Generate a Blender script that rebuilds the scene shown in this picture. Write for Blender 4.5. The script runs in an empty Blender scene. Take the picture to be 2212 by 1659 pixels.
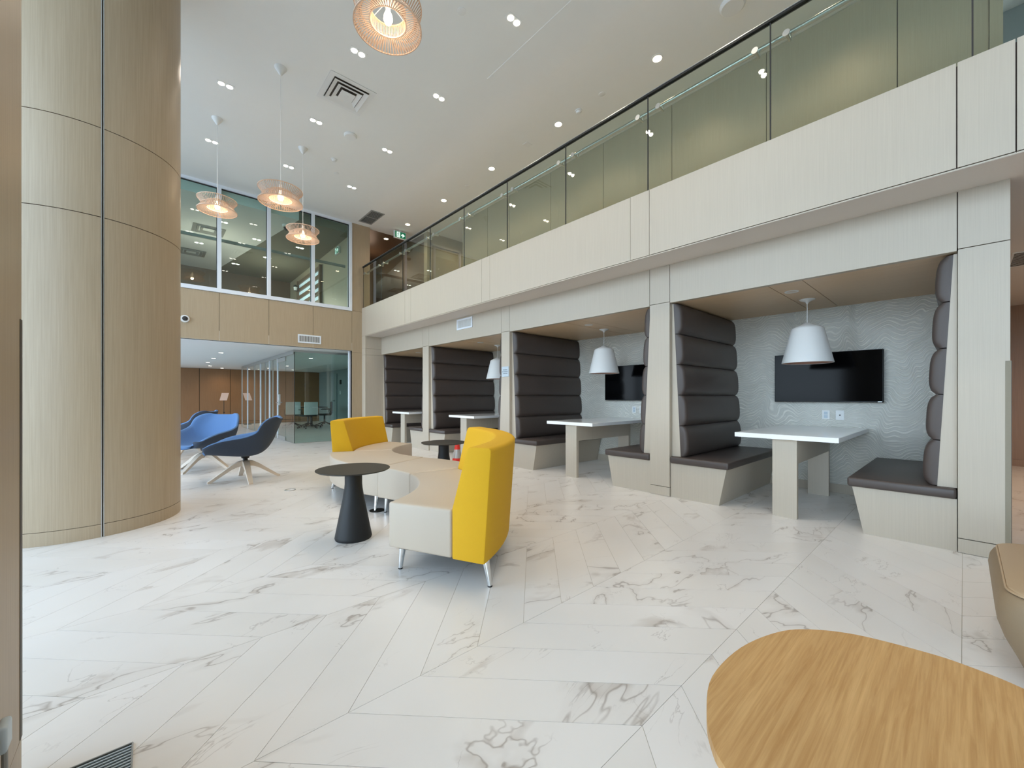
import bpy, bmesh, math, random
from mathutils import Vector, Matrix
random.seed(7)
PI = math.pi
C = bpy.context.scene.collection
SC = bpy.context.scene

# ---------------------------------------------------------------- camera, world, exposure
F_PX, CX, CY, YAW = 875.0, 1106.0, 857.0, 41.9
cam_d = bpy.data.cameras.new('camera')
cam_d.sensor_fit = 'HORIZONTAL'; cam_d.sensor_width = 36.0
cam_d.lens = F_PX / 2212.0 * 36.0
cam_d.shift_y = (CY - 829.5) / 2212.0
cam_d.clip_start = 0.02; cam_d.clip_end = 300
cam = bpy.data.objects.new('camera', cam_d); C.objects.link(cam)
cam.location = (0, 0, 1.15); cam.rotation_euler = (PI / 2, 0, -math.radians(YAW))
SC.camera = cam
SC.view_settings.view_transform = 'Standard'; SC.view_settings.look = 'None'
SC.view_settings.gamma = 1.0; SC.view_settings.use_curve_mapping = False
SC.view_settings.exposure = 0.54
SC.cycles.use_denoising = True
SC.cycles.max_bounces = 9; SC.cycles.diffuse_bounces = 5; SC.cycles.glossy_bounces = 4
SC.cycles.transparent_max_bounces = 16; SC.cycles.transmission_bounces = 4
SC.cycles.caustics_reflective = False; SC.cycles.caustics_refractive = False
SC.cycles.sample_clamp_indirect = 6.0

SKY = 6.5
world = bpy.data.worlds.new('world'); SC.world = world; world.use_nodes = True
wn = world.node_tree; wn.nodes.clear()
w_out = wn.nodes.new('ShaderNodeOutputWorld'); w_bg = wn.nodes.new('ShaderNodeBackground')
w_tc = wn.nodes.new('ShaderNodeTexCoord'); w_sep = wn.nodes.new('ShaderNodeSeparateXYZ')
w_ramp = wn.nodes.new('ShaderNodeValToRGB')
wn.links.new(w_tc.outputs['Generated'], w_sep.inputs[0]); wn.links.new(w_sep.outputs['Z'], w_ramp.inputs[0])
w_ramp.color_ramp.elements[0].position = 0.0; w_ramp.color_ramp.elements[0].color = (0.72, 0.86, 1.0, 1)
w_ramp.color_ramp.elements[1].position = 0.8; w_ramp.color_ramp.elements[1].color = (0.10, 0.15, 0.22, 1)
e_ = w_ramp.color_ramp.elements.new(0.33); e_.color = (0.42, 0.52, 0.62, 1)
wn.links.new(w_ramp.outputs[0], w_bg.inputs[0]); w_bg.inputs[1].default_value = SKY
wn.links.new(w_bg.outputs[0], w_out.inputs[0])

def portal(loc, rot, sx, sy):
    l = bpy.data.lights.new('daylight_portal', 'AREA'); l.shape = 'RECTANGLE'; l.size = sx; l.size_y = sy
    l.cycles.is_portal = True
    o = bpy.data.objects.new('daylight_portal', l); C.objects.link(o); o.location = loc; o.rotation_euler = rot
portal((-3.28, 2.9, 2.75), (0, -PI / 2, 0), 5.4, 14.6)
portal((-3.28, 15.4, 1.2), (0, -PI / 2, 0), 2.2, 10.0)
portal((-3.28, 13.2, 4.2), (0, -PI / 2, 0), 1.8, 5.6)

WARM = (1.0, 0.74, 0.48)
def spot(loc, power, size=2.2, blend=0.6, color=WARM, r=0.05):
    l = bpy.data.lights.new('downlight_beam', 'SPOT'); l.energy = power; l.spot_size = size; l.spot_blend = blend
    l.color = color; l.shadow_soft_size = r
    o = bpy.data.objects.new('downlight_beam', l); C.objects.link(o); o.location = loc
def point(loc, power, color=WARM, r=0.05):
    l = bpy.data.lights.new('bulb_light', 'POINT'); l.energy = power; l.color = color; l.shadow_soft_size = r
    o = bpy.data.objects.new('bulb_light', l); C.objects.link(o); o.location = loc

# ---------------------------------------------------------------- materials
def srgb(r, g, b):
    f = lambda c: c / 12.92 if c <= 0.04045 else ((c + 0.055) / 1.055) ** 2.4
    return (f(r / 255), f(g / 255), f(b / 255), 1)
def new_mat(name):
    m = bpy.data.materials.new(name); m.use_nodes = True; nt = m.node_tree
    return m, nt, nt.nodes['Principled BSDF']
def N(nt, t, **kw):
    n = nt.nodes.new('ShaderNode' + t)
    for k, v in kw.items():
        if k in n.inputs: n.inputs[k].default_value = v
        else: setattr(n, k, v)
    return n
def L(nt, a, b): nt.links.new(a, b)
def mixc(nt, fac, a, b, mode='MIX'):
    n = nt.nodes.new('ShaderNodeMix'); n.data_type = 'RGBA'; n.blend_type = mode
    for sock, v in ((n.inputs[0], fac), (n.inputs[6], a), (n.inputs[7], b)):
        if hasattr(v, 'is_linked'): L(nt, v, sock)
        else: sock.default_value = v
    return n.outputs[2]
def plain(name, col, rough=0.5, metal=0.0, noise=0.0, scale=60.0, bump=0.0, emit=0.0, spec=None, ecol=None):
    m, nt, p = new_mat(name)
    p.inputs['Roughness'].default_value = rough; p.inputs['Metallic'].default_value = metal
    p.inputs['Base Color'].default_value = col
    if spec is not None: p.inputs['Specular IOR Level'].default_value = spec
    if noise or bump:
        g = N(nt, 'NewGeometry'); t = N(nt, 'TexNoise', Scale=scale, Detail=4.0)
        L(nt, g.outputs['Position'], t.inputs['Vector'])
        if noise:
            d = tuple(c * (1 - noise) for c in col[:3]) + (1,); u = tuple(min(1, c * (1 + noise)) for c in col[:3]) + (1,)
            L(nt, mixc(nt, t.outputs['Fac'], d, u), p.inputs['Base Color'])
        if bump:
            b = N(nt, 'Bump', Strength=bump, Distance=0.002); L(nt, t.outputs['Fac'], b.inputs['Height'])
            L(nt, b.outputs[0], p.inputs['Normal'])
    if emit:
        p.inputs['Emission Color'].default_value = ecol or col; p.inputs['Emission Strength'].default_value = emit
    return m
def veneer(name, col, dark, rough=0.42, axis='Z', fine=1.0):
    """straight-grained laminate, grain running along one world axis"""
    m, nt, p = new_mat(name); g = N(nt, 'NewGeometry'); mp = N(nt, 'Mapping')
    s = {'Z': (140 * fine, 140 * fine, 2.2), 'Y': (140, 2.2, 140), 'X': (2.2, 140, 140)}[axis]
    mp.inputs['Scale'].default_value = s
    L(nt, g.outputs['Position'], mp.inputs['Vector'])
    t = N(nt, 'TexNoise', Scale=1.0, Detail=3.0, Roughness=0.6); L(nt, mp.outputs[0], t.inputs['Vector'])
    mp2 = N(nt, 'Mapping'); mp2.inputs['Scale'].default_value = tuple(v / 9 for v in s); L(nt, g.outputs['Position'], mp2.inputs['Vector'])
    t2 = N(nt, 'TexNoise', Scale=1.0, Detail=2.0); L(nt, mp2.outputs[0], t2.inputs['Vector'])
    r = N(nt, 'MapRange'); r.inputs[1].default_value = 0.3; r.inputs[2].default_value = 0.7; L(nt, t.outputs['Fac'], r.inputs[0])
    c1 = mixc(nt, r.outputs[0], dark, col)
    c2 = mixc(nt, 0.25, c1, mixc(nt, t2.outputs['Fac'], dark, col))
    L(nt, c2, p.inputs['Base Color']); p.inputs['Roughness'].default_value = rough
    b = N(nt, 'Bump', Strength=0.15, Distance=0.0006); L(nt, t.outputs['Fac'], b.inputs['Height']); L(nt, b.outputs[0], p.inputs['Normal'])
    return m
M = {}
M['veneer'] = veneer('beige_veneer', srgb(191, 181, 165), srgb(183, 173, 157))
M['veneer_far'] = veneer('tan_veneer', srgb(178, 160, 134), srgb(162, 144, 118))
M['veneer_horizontal'] = veneer('beige_veneer_horizontal', srgb(226, 198, 162), srgb(212, 184, 148), axis='Y')
M['veneer_brown'] = veneer('brown_veneer', srgb(150, 112, 76), srgb(132, 97, 64))
M['soffit'] = plain('soffit_paint', srgb(214, 207, 200), 0.7, noise=0.02)
M['groove'] = plain('dark_groove', srgb(58, 46, 40), 0.8, noise=0.05)
M['ceiling'] = plain('white_ceiling_paint', srgb(236, 238, 236), 0.85, noise=0.01, scale=8)
M['ceiling_low'] = plain('white_low_ceiling_paint', srgb(236, 238, 238), 0.8, noise=0.01, scale=8)
M['white'] = plain('white_plastic', srgb(232, 234, 233), 0.4, noise=0.01)
M['white_frame'] = plain('white_frame_paint', srgb(226, 232, 240), 0.35, noise=0.01)
M['grey'] = plain('grey_metal_paint', srgb(150, 152, 150), 0.5, noise=0.03)
M['darkslot'] = plain('dark_slot', srgb(52, 50, 48), 0.8, noise=0.05)
M['black'] = plain('black_powder_coat', srgb(18, 20, 22), 0.55, noise=0.1, scale=400, bump=0.15)
M['tabletop_black'] = plain('black_laminate_top', srgb(44, 42, 36), 0.5, noise=0.06, scale=300)
M['steel'] = plain('brushed_steel', srgb(200, 204, 204), 0.28, 1.0, noise=0.04, scale=200)
M['chrome'] = plain('chrome', srgb(225, 228, 230), 0.08, 1.0, noise=0.01)
M['guard'] = plain('dark_corner_guard', srgb(84, 76, 68), 0.5, 0.2, noise=0.05)
M['guard_pale'] = plain('grey_green_corner_guard', srgb(138, 130, 112), 0.6, 0.0, noise=0.04)
M['leather_dark'] = plain('dark_brown_leather', srgb(74, 65, 61), 0.42, noise=0.05, scale=500, bump=0.12)
M['cream'] = plain('pale_grey_leather', srgb(198, 185, 168), 0.48, noise=0.02, scale=500, bump=0.1)
M['yellow'] = plain('yellow_wool_fabric', srgb(218, 168, 26), 0.9, noise=0.10, scale=700, bump=0.35)
M['blue_in'] = plain('light_blue_wool', srgb(92, 128, 176), 0.95, noise=0.10, scale=600, bump=0.3)
M['blue_out'] = plain('slate_blue_wool', srgb(58, 68, 84), 0.95, noise=0.12, scale=600, bump=0.3)
M['ash'] = plain('pale_ash_wood', srgb(214, 200, 184), 0.5, noise=0.05, scale=40)
M['white_stone'] = plain('white_quartz', srgb(244, 246, 247), 0.08, noise=0.015, scale=30)
M['copper'] = plain('rose_inner_paint', srgb(206, 160, 140), 0.5, noise=0.03)
M['lamp_wood'] = plain('birch_slat', srgb(214, 184, 160), 0.55, noise=0.05, scale=90)
M['screen'] = plain('black_screen_glass', srgb(6, 6, 7), 0.10, noise=0.02, spec=0.08)
M['pouf'] = plain('taupe_leather', srgb(144, 124, 98), 0.55, noise=0.05, scale=500, bump=0.12)
M['pouf_top'] = plain('tan_leather', srgb(184, 158, 126), 0.5, noise=0.05, scale=500, bump=0.12)
M['green'] = plain('sign_green', srgb(20, 112, 78), 0.4, noise=0.02, emit=0.35)
M['sign_white'] = plain('sign_white', srgb(225, 245, 240), 0.4, noise=0.01, emit=0.6)
M['sign_plate'] = plain('pale_blue_grey_plate', srgb(186, 200, 210), 0.4, noise=0.01)
M['ink'] = plain('dark_lettering', srgb(58, 70, 84), 0.6, noise=0.02)
M['cone_red'] = plain('cone_red', srgb(228, 52, 38), 0.5, noise=0.04)
M['cone_band'] = plain('reflective_band', srgb(190, 186, 182), 0.35, 0.3, noise=0.12, scale=40)
M['leaf'] = plain('dark_leaf', srgb(30, 48, 34), 0.6, noise=0.2, scale=80)
M['paper'] = plain('paper_sheet', srgb(226, 200, 186), 0.7, noise=0.02)
M['grout'] = plain('pale_grout', srgb(196, 190, 178), 0.9, noise=0.04)
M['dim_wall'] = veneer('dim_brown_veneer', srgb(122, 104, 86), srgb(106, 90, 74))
M['dark_ceiling'] = plain('olive_ceiling', srgb(128, 126, 112), 0.85, noise=0.03, scale=10)
M['olive'] = veneer('olive_beige_veneer', srgb(178, 168, 144), srgb(166, 156, 132))
M['bluegrey'] = plain('blue_grey_wall', srgb(142, 152, 152), 0.6, noise=0.03)
M['pane_glow'] = plain('glowing_blue_pane', srgb(206, 226, 236), 0.3, emit=0.35)  # faint glow stands in for daylight behind the pane
M['pavement'] = plain('grey_pavement', srgb(196, 196, 192), 0.9, noise=0.06, scale=3)
M['facade'] = plain('facade_across_street', srgb(140, 136, 130), 0.8, noise=0.06, scale=2)
M['lens_warm'] = plain('lit_lens_warm', srgb(255, 226, 170), 0.4, noise=0.0, emit=14.0, ecol=(1, 0.80, 0.52, 1))
M['lens_white'] = plain('lit_lens_white', srgb(255, 244, 222), 0.4, emit=12.0, ecol=(1, 0.93, 0.80, 1))
M['lens_dim'] = plain('unlit_lens', srgb(226, 214, 200), 0.4, noise=0.02)
M['bulb'] = plain('glowing_bulb', srgb(255, 226, 160), 0.4, emit=7.0, ecol=(1, 0.84, 0.56, 1))

def glass_mat(name, tint, refl=1.0, rough=0.0):
    m, nt, p = new_mat(name); nt.nodes.remove(p)
    out = nt.nodes['Material Output']
    tr = N(nt, 'BsdfTransparent'); tr.inputs['Color'].default_value = tint
    gl = N(nt, 'BsdfGlossy'); gl.inputs['Roughness'].default_value = rough; gl.inputs['Color'].default_value = (1, 1, 1, 1)
    fr = N(nt, 'Fresnel'); fr.inputs['IOR'].default_value = 1.5
    geo = N(nt, 'NewGeometry'); inv = N(nt, 'Math', operation='SUBTRACT'); inv.inputs[0].default_value = 1.0
    L(nt, geo.outputs['Backfacing'], inv.inputs[1])
    mu = N(nt, 'Math', operation='MULTIPLY'); L(nt, fr.outputs[0], mu.inputs[0]); L(nt, inv.outputs[0], mu.inputs[1])
    m2 = N(nt, 'Math', operation='MULTIPLY'); m2.use_clamp = True; L(nt, mu.outputs[0], m2.inputs[0]); m2.inputs[1].default_value = refl
    mx = N(nt, 'MixShader'); L(nt, m2.outputs[0], mx.inputs[0]); L(nt, tr.outputs[0], mx.inputs[1]); L(nt, gl.outputs[0], mx.inputs[2])
    L(nt, mx.outputs[0], out.inputs[0])
    return m
M['glass'] = glass_mat('clear_glass', (0.93, 0.96, 0.95, 1), 1.5)
M['glass_green'] = glass_mat('greenish_glass', (0.80, 0.89, 0.86, 1), 1.7)
M['glass_rail'] = glass_mat('balustrade_glass', (0.84, 0.88, 0.84, 1), 1.5)
M['glass_day'] = glass_mat('window_glass', (0.96, 0.98, 0.99, 1), 1.0)

def marble(name, ang):
    m, nt, p = new_mat(name)
    g = N(nt, 'NewGeometry'); oi = N(nt, 'ObjectInfo')
    ad = N(nt, 'Math', operation='ADD'); L(nt, g.outputs['Random Per Island'], ad.inputs[0]); L(nt, oi.outputs['Random'], ad.inputs[1])
    mu = N(nt, 'Math', operation='MULTIPLY'); L(nt, ad.outputs[0], mu.inputs[0]); mu.inputs[1].default_value = 41.0
    cb = N(nt, 'CombineXYZ'); L(nt, mu.outputs[0], cb.inputs[0]); L(nt, mu.outputs[0], cb.inputs[2])
    va = N(nt, 'VectorMath', operation='ADD'); L(nt, g.outputs['Position'], va.inputs[0]); L(nt, cb.outputs[0], va.inputs[1])
    mp = N(nt, 'Mapping'); mp.inputs['Rotation'].default_value = (0, 0, ang); mp.inputs['Scale'].default_value = (0.85, 1.7, 1)
    L(nt, va.outputs[0], mp.inputs['Vector'])
    def noise(scale, detail, dist, rough=0.5):
        t = N(nt, 'TexNoise', Scale=scale, Detail=detail, Roughness=rough, Distortion=dist); L(nt, mp.outputs[0], t.inputs['Vector']); return t.outputs['Fac']
    def mr(v, a, b, c, d):
        r = N(nt, 'MapRange'); r.clamp = True
        for i, q in enumerate((a, b, c, d)): r.inputs[i + 1].default_value = q
        L(nt, v, r.inputs[0]); return r.outputs[0]
    def ridge(v, w):
        s = N(nt, 'Math', operation='SUBTRACT'); L(nt, v, s.inputs[0]); s.inputs[1].default_value = 0.5
        a = N(nt, 'Math', operation='ABSOLUTE'); L(nt, s.outputs[0], a.inputs[0]); return mr(a.outputs[0], 0.0, w, 1.0, 0.0)
    def mul(a, b):
        n = N(nt, 'Math', operation='MULTIPLY')
        for i, v in enumerate((a, b)):
            if hasattr(v, 'is_linked'): L(nt, v, n.inputs[i])
            else: n.inputs[i].default_value = v
        return n.outputs[0]
    big = noise(0.74, 5.0, 0.5, 0.55); mask = noise(1.15, 2.0, 0.0); fine = noise(1.7, 6.0, 0.7, 0.55); m2 = noise(2.3, 2.0, 0.0)
    v1 = mul(ridge(big, 0.0048), mr(mask, 0.44, 0.56, 0.0, 1.0))
    one = N(nt, 'Math', operation='GREATER_THAN'); L(nt, big, one.inputs[0]); one.inputs[1].default_value = 0.5
    patch = mul(mul(one.outputs[0], mr(big, 0.5, 0.545, 1.0, 0.0)), mr(m2, 0.56, 0.60, 0.0, 1.0))
    soft = mul(ridge(big, 0.03), mr(mask, 0.48, 0.62, 0.0, 1.0))
    v2 = mul(ridge(fine, 0.0045), mr(m2, 0.50, 0.62, 0.0, 1.0))
    base = mixc(nt, mr(noise(0.7, 3.0, 0.3), 0.3, 0.7, 0, 1), srgb(230, 226, 221), srgb(238, 235, 232))
    c = mixc(nt, mul(soft, 0.28), base, srgb(192, 184, 176))
    c = mixc(nt, mul(patch, 0.6), c, srgb(190, 180, 170))
    c = mixc(nt, mul(v2, 0.45), c, srgb(160, 152, 146))
    c = mixc(nt, mul(v1, 0.66), c, srgb(146, 134, 124))
    L(nt, c, p.inputs['Base Color']); p.inputs['Roughness'].default_value = 0.28
    return m
M['marble_a'] = marble('marble_tile', -PI / 4); M['marble_b'] = marble('marble_tile_turned', PI / 4)

def wallpaper():
    m, nt, p = new_mat('wave_relief_wallpaper'); g = N(nt, 'NewGeometry')
    mp = N(nt, 'Mapping'); mp.inputs['Scale'].default_value = (0, 3.0, 1.1); L(nt, g.outputs['Position'], mp.inputs['Vector'])
    n1 = N(nt, 'TexNoise', Scale=1.0, Detail=1.5, Roughness=0.4, Distortion=0.6); L(nt, mp.outputs[0], n1.inputs['Vector'])
    sep = N(nt, 'SeparateXYZ'); L(nt, g.outputs['Position'], sep.inputs[0])
    a = N(nt, 'Math', operation='MULTIPLY_ADD'); L(nt, n1.outputs['Fac'], a.inputs[0]); a.inputs[1].default_value = 0.75; L(nt, sep.outputs['Z'], a.inputs[2])
    def lines(fr):
        k = N(nt, 'Math', operation='MULTIPLY'); L(nt, a.outputs[0], k.inputs[0]); k.inputs[1].default_value = fr
        s = N(nt, 'Math', operation='SINE'); L(nt, k.outputs[0], s.inputs[0])
        r = N(nt, 'MapRange'); r.clamp = True; L(nt, s.outputs[0], r.inputs[0]); r.inputs[1].default_value = 0.35; r.inputs[2].default_value = 1.0; return r.outputs[0]
    l1, l2 = lines(165.0), lines(290.0)
    mp3 = N(nt, 'Mapping'); mp3.inputs['Scale'].default_value = (0, 5, 11); L(nt, g.outputs['Position'], mp3.inputs['Vector'])
    n2 = N(nt, 'TexNoise', Scale=1.0, Detail=2.0); L(nt, mp3.outputs[0], n2.inputs['Vector'])
    r2 = N(nt, 'MapRange'); r2.clamp = True; L(nt, n2.outputs['Fac'], r2.inputs[0]); r2.inputs[1].default_value = 0.4; r2.inputs[2].default_value = 0.6
    mp4 = N(nt, 'Mapping'); mp4.inputs['Scale'].default_value = (0, 2.6, 3.4); mp4.inputs['Location'].default_value = (3, 5, 7); L(nt, g.outputs['Position'], mp4.inputs['Vector'])
    n4 = N(nt, 'TexNoise', Scale=1.0, Detail=2.0, Distortion=1.0); L(nt, mp4.outputs[0], n4.inputs['Vector'])
    r4 = N(nt, 'MapRange'); r4.clamp = True; L(nt, n4.outputs['Fac'], r4.inputs[0]); r4.inputs[1].default_value = 0.38; r4.inputs[2].default_value = 0.58; r4.inputs[3].default_value = 0.15
    l1m = N(nt, 'Math', operation='MULTIPLY'); L(nt, l1, l1m.inputs[0]); L(nt, r4.outputs[0], l1m.inputs[1])
    mx = N(nt, 'Math', operation='MAXIMUM'); L(nt, l1m.outputs[0], mx.inputs[0])
    ml = N(nt, 'Math', operation='MULTIPLY'); L(nt, l2, ml.inputs[0]); L(nt, r2.outputs[0], ml.inputs[1]); L(nt, ml.outputs[0], mx.inputs[1])
    L(nt, mixc(nt, mx.outputs[0], srgb(204, 203, 194), srgb(242, 240, 230)), p.inputs['Base Color'])
    b = N(nt, 'Bump', Strength=0.8, Distance=0.004); L(nt, mx.outputs[0], b.inputs['Height']); L(nt, b.outputs[0], p.inputs['Normal'])
    p.inputs['Roughness'].default_value = 0.38
    return m
M['wallpaper'] = wallpaper()

OAK = -2.0
def oak():
    m, nt, p = new_mat('oak_veneer'); tc = N(nt, 'TexCoord'); mp = N(nt, 'Mapping')
    mp.inputs['Rotation'].default_value = (0, 0, math.radians(OAK)); mp.inputs['Scale'].default_value = (5.0, 130, 10)
    L(nt, tc.outputs['Object'], mp.inputs['Vector'])
    t = N(nt, 'TexNoise', Scale=1.0, Detail=4.0, Roughness=0.6, Distortion=0.5); L(nt, mp.outputs[0], t.inputs['Vector'])
    mp2 = N(nt, 'Mapping'); mp2.inputs['Rotation'].default_value = (0, 0, math.radians(OAK)); mp2.inputs['Scale'].default_value = (1.6, 30, 5)
    L(nt, tc.outputs['Object'], mp2.inputs['Vector'])
    t2 = N(nt, 'TexNoise', Scale=1.0, Detail=3.0, Distortion=0.8); L(nt, mp2.outputs[0], t2.inputs['Vector'])
    r = N(nt, 'MapRange'); r.clamp = True; L(nt, t2.outputs['Fac'], r.inputs[0]); r.inputs[1].default_value = 0.3; r.inputs[2].default_value = 0.7
    c = mixc(nt, r.outputs[0], srgb(190, 142, 84), srgb(216, 170, 110))
    r3 = N(nt, 'MapRange'); r3.clamp = True; L(nt, t.outputs['Fac'], r3.inputs[0]); r3.inputs[1].default_value = 0.35; r3.inputs[2].default_value = 0.65
    c = mixc(nt, 0.35, c, mixc(nt, r3.outputs[0], srgb(176, 126, 68), srgb(228, 186, 128)))
    L(nt, c, p.inputs['Base Color']); p.inputs['Roughness'].default_value = 0.5
    return m
M['oak'] = oak()

# ---------------------------------------------------------------- mesh helpers
class MB:
    def __init__(self): self.bm = bmesh.new(); self.mi = 0
    def face(self, vs):
        f = self.bm.faces.new(vs); f.material_index = self.mi; return f
    def box(self, x0, x1, y0, y1, z0, z1, bev=0.0, seg=2):
        n0 = set(self.bm.verts) if bev else None
        v = [self.bm.verts.new((x, y, z)) for z in (z0, z1) for y in (y0, y1) for x in (x0, x1)]
        fs = [self.face([v[i] for i in q]) for q in ((0, 2, 3, 1), (4, 5, 7, 6), (0, 1, 5, 4), (2, 6, 7, 3), (0, 4, 6, 2), (1, 3, 7, 5))]
        if bev:
            es = set(e for f in fs for e in f.edges)
            bmesh.ops.bevel(self.bm, geom=list(es), offset=bev, segments=seg, profile=0.5, affect='EDGES')
        return self
    def prism(self, poly, z0, z1, bev=0.0, seg=2):
        a = [self.bm.verts.new((x, y, z0)) for x, y in poly]; b = [self.bm.verts.new((x, y, z1)) for x, y in poly]
        n = len(poly); top = self.face(b); bot = self.face(a[::-1])
        for i in range(n): self.face([a[i], a[(i + 1) % n], b[(i + 1) % n], b[i]])
        if bev: bmesh.ops.bevel(self.bm, geom=list(set(top.edges) | set(bot.edges)), offset=bev, segments=seg, profile=0.5, affect='EDGES')
        return self
    def extrude_poly(self, pts3, off, bev=0.0, seg=2):
        """planar polygon of 3-D points swept by vector off"""
        off = Vector(off); a = [self.bm.verts.new(p) for p in pts3]; b = [self.bm.verts.new(Vector(p) + off) for p in pts3]
        n = len(a); fs = [self.face(b), self.face(a[::-1])]
        for i in range(n): fs.append(self.face([a[i], a[(i + 1) % n], b[(i + 1) % n], b[i]]))
        if bev: bmesh.ops.bevel(self.bm, geom=list(set(e for f in fs for e in f.edges)), offset=bev, segments=seg, profile=0.5, affect='EDGES')
        return self
    def lathe(self, prof, c=(0, 0, 0), seg=32, closed=False):
        rings = []
        for r, z in prof:
            if r < 1e-6: rings.append([self.bm.verts.new((c[0], c[1], c[2] + z))])
            else: rings.append([self.bm.verts.new((c[0] + r * math.cos(2 * PI * i / seg), c[1] + r * math.sin(2 * PI * i / seg), c[2] + z)) for i in range(seg)])
        pairs = list(zip(rings, rings[1:])) + ([(rings[-1], rings[0])] if closed else [])
        for A, B in pairs:
            for i in range(seg):
                j = (i + 1) % seg
                if len(A) == 1 and len(B) == 1: continue
                if len(A) == 1: self.face([A[0], B[j], B[i]])
                elif len(B) == 1: self.face([A[i], A[j], B[0]])
                else: self.face([A[i], A[j], B[j], B[i]])
        return self
    def cyl(self, p0, p1, r0, r1=None, seg=16):
        r1 = r0 if r1 is None else r1
        p0, p1 = Vector(p0), Vector(p1); d = (p1 - p0).normalized()
        u = d.orthogonal().normalized(); w = d.cross(u)
        A = [self.bm.verts.new(p0 + (u * math.cos(2 * PI * i / seg) + w * math.sin(2 * PI * i / seg)) * r0) for i in range(seg)]
        B = [self.bm.verts.new(p1 + (u * math.cos(2 * PI * i / seg) + w * math.sin(2 * PI * i / seg)) * r1) for i in range(seg)]
        for i in range(seg):
            j = (i + 1) % seg; self.face([A[i], A[j], B[j], B[i]])
        self.face(A[::-1]); self.face(B)
        return self
    def disc(self, c, r, seg=20, up=-1):
        v = [self.bm.verts.new((c[0] + r * math.cos(2 * PI * i / seg), c[1] + r * math.sin(2 * PI * i / seg), c[2])) for i in range(seg)]
        self.face(v if up > 0 else v[::-1]); return self
    def ring_sweep(self, prof, c, a0, a1, n, bev=0.0, seg=2):
        """closed (r,z) profile swept from angle a0 to a1 (degrees) round c"""
        rings = []
        for k in range(n + 1):
            a = math.radians(a0 + (a1 - a0) * k / n)
            rings.append([self.bm.verts.new((c[0] + r * math.cos(a), c[1] + r * math.sin(a), z)) for r, z in prof])
        m = len(prof); fs = []
        for A, B in zip(rings, rings[1:]):
            for i in range(m): fs.append((i, self.face([A[i], A[(i + 1) % m], B[(i + 1) % m], B[i]])))
        c0 = self.face(rings[0][::-1]); c1 = self.face(rings[-1])
        if bev:
            es = set(c0.edges) | set(c1.edges)
            for A, B in zip(rings, rings[1:]):
                for i in range(m):
                    e = self.bm.edges.get((A[i], B[i]))
                    if e: es.add(e)
            bmesh.ops.bevel(self.bm, geom=list(es), offset=bev, segments=seg, profile=0.5, affect='EDGES')
        return self

def origin(o):
    v = Vector((0, 0, 0))
    while o is not None: v = v + o.location; o = o.parent
    return v
def obj(name, mb, mats, parent=None, smooth=False, kind=None, label=None):
    me = bpy.data.meshes.new(name)
    bmesh.ops.recalc_face_normals(mb.bm, faces=mb.bm.faces)
    off = origin(parent) if parent else Vector((0, 0, 0))
    if off.length: bmesh.ops.translate(mb.bm, verts=mb.bm.verts, vec=-off)
    mb.bm.to_mesh(me); mb.bm.free()
    for m in (mats if isinstance(mats, (list, tuple)) else [mats]): me.materials.append(M[m])
    if smooth:
        for p in me.polygons: p.use_smooth = True
        if smooth != 'all':
            me.set_sharp_from_angle(angle=math.radians(35))
    o = bpy.data.objects.new(name, me); C.objects.link(o)
    if parent: o.parent = parent
    if kind: o['kind'] = kind
    if label: o['label'] = label
    return o
def thing(name, label, cat, loc, group=None):
    o = bpy.data.objects.new(name, None); C.objects.link(o); o.location = loc; o.empty_display_size = 0.1
    o['label'] = label; o['category'] = cat
    if group: o['group'] = group
    return o
def tag(o, label, cat, group=None):
    o['label'] = label; o['category'] = cat
    if group: o['group'] = group
    return o
def struct(name, mb, mats, label=None, parent=None, smooth=False):
    o = obj(name, mb, mats, parent, smooth)
    if not parent: o['kind'] = 'structure'
    if label: o['label'] = label
    return o
def children(o): return [c for c in bpy.data.objects if c.parent is o]
def dup(root, loc, label=None, group=None, rotz=None, kids=None):
    kids = kids if kids is not None else tree(root)
    r = root.copy(); C.objects.link(r); r.location = loc
    if rotz is not None: r.rotation_euler[2] = rotz
    if label: r['label'] = label
    if group: r['group'] = group
    for c, gs in kids:
        d = c.copy(); C.objects.link(d); d.parent = r
        for g in gs:
            e = g.copy(); C.objects.link(e); e.parent = d
    return r
def tree(root): return [(c, children(c)) for c in children(root)]
def panel(parent, x0, x1, y0, y1, z0, z1, mat, gap=0.0025, axis=None, name='panel', bev=0.0):
    g = gap
    if axis == 'X': b = (x0, x1, y0 + g, y1 - g, z0 + g, z1 - g)
    elif axis == 'Y': b = (x0 + g, x1 - g, y0, y1, z0 + g, z1 - g)
    else: b = (x0 + g, x1 - g, y0 + g, y1 - g, z0, z1)
    return obj(name, MB().box(*b, bev=bev), mat, parent)

# ---------------------------------------------------------------- key dimensions
ZC, XF, XW, XB = 5.50, 4.03, 4.45, 6.15
ZS, ZFT = 2.67, 3.39            # soffit under the balcony, top of the fascia
YF = 10.20                      # far wall
ZL = 2.30                       # lounge ceiling beyond the far wall
BAYS = [(0.03, 2.25), (2.50, 5.02), (5.23, 7.62), (7.88, 9.98)]
PIERS = [(-0.22, 0.03), (2.25, 2.50), (5.02, 5.23), (7.62, 7.88)]

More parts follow.
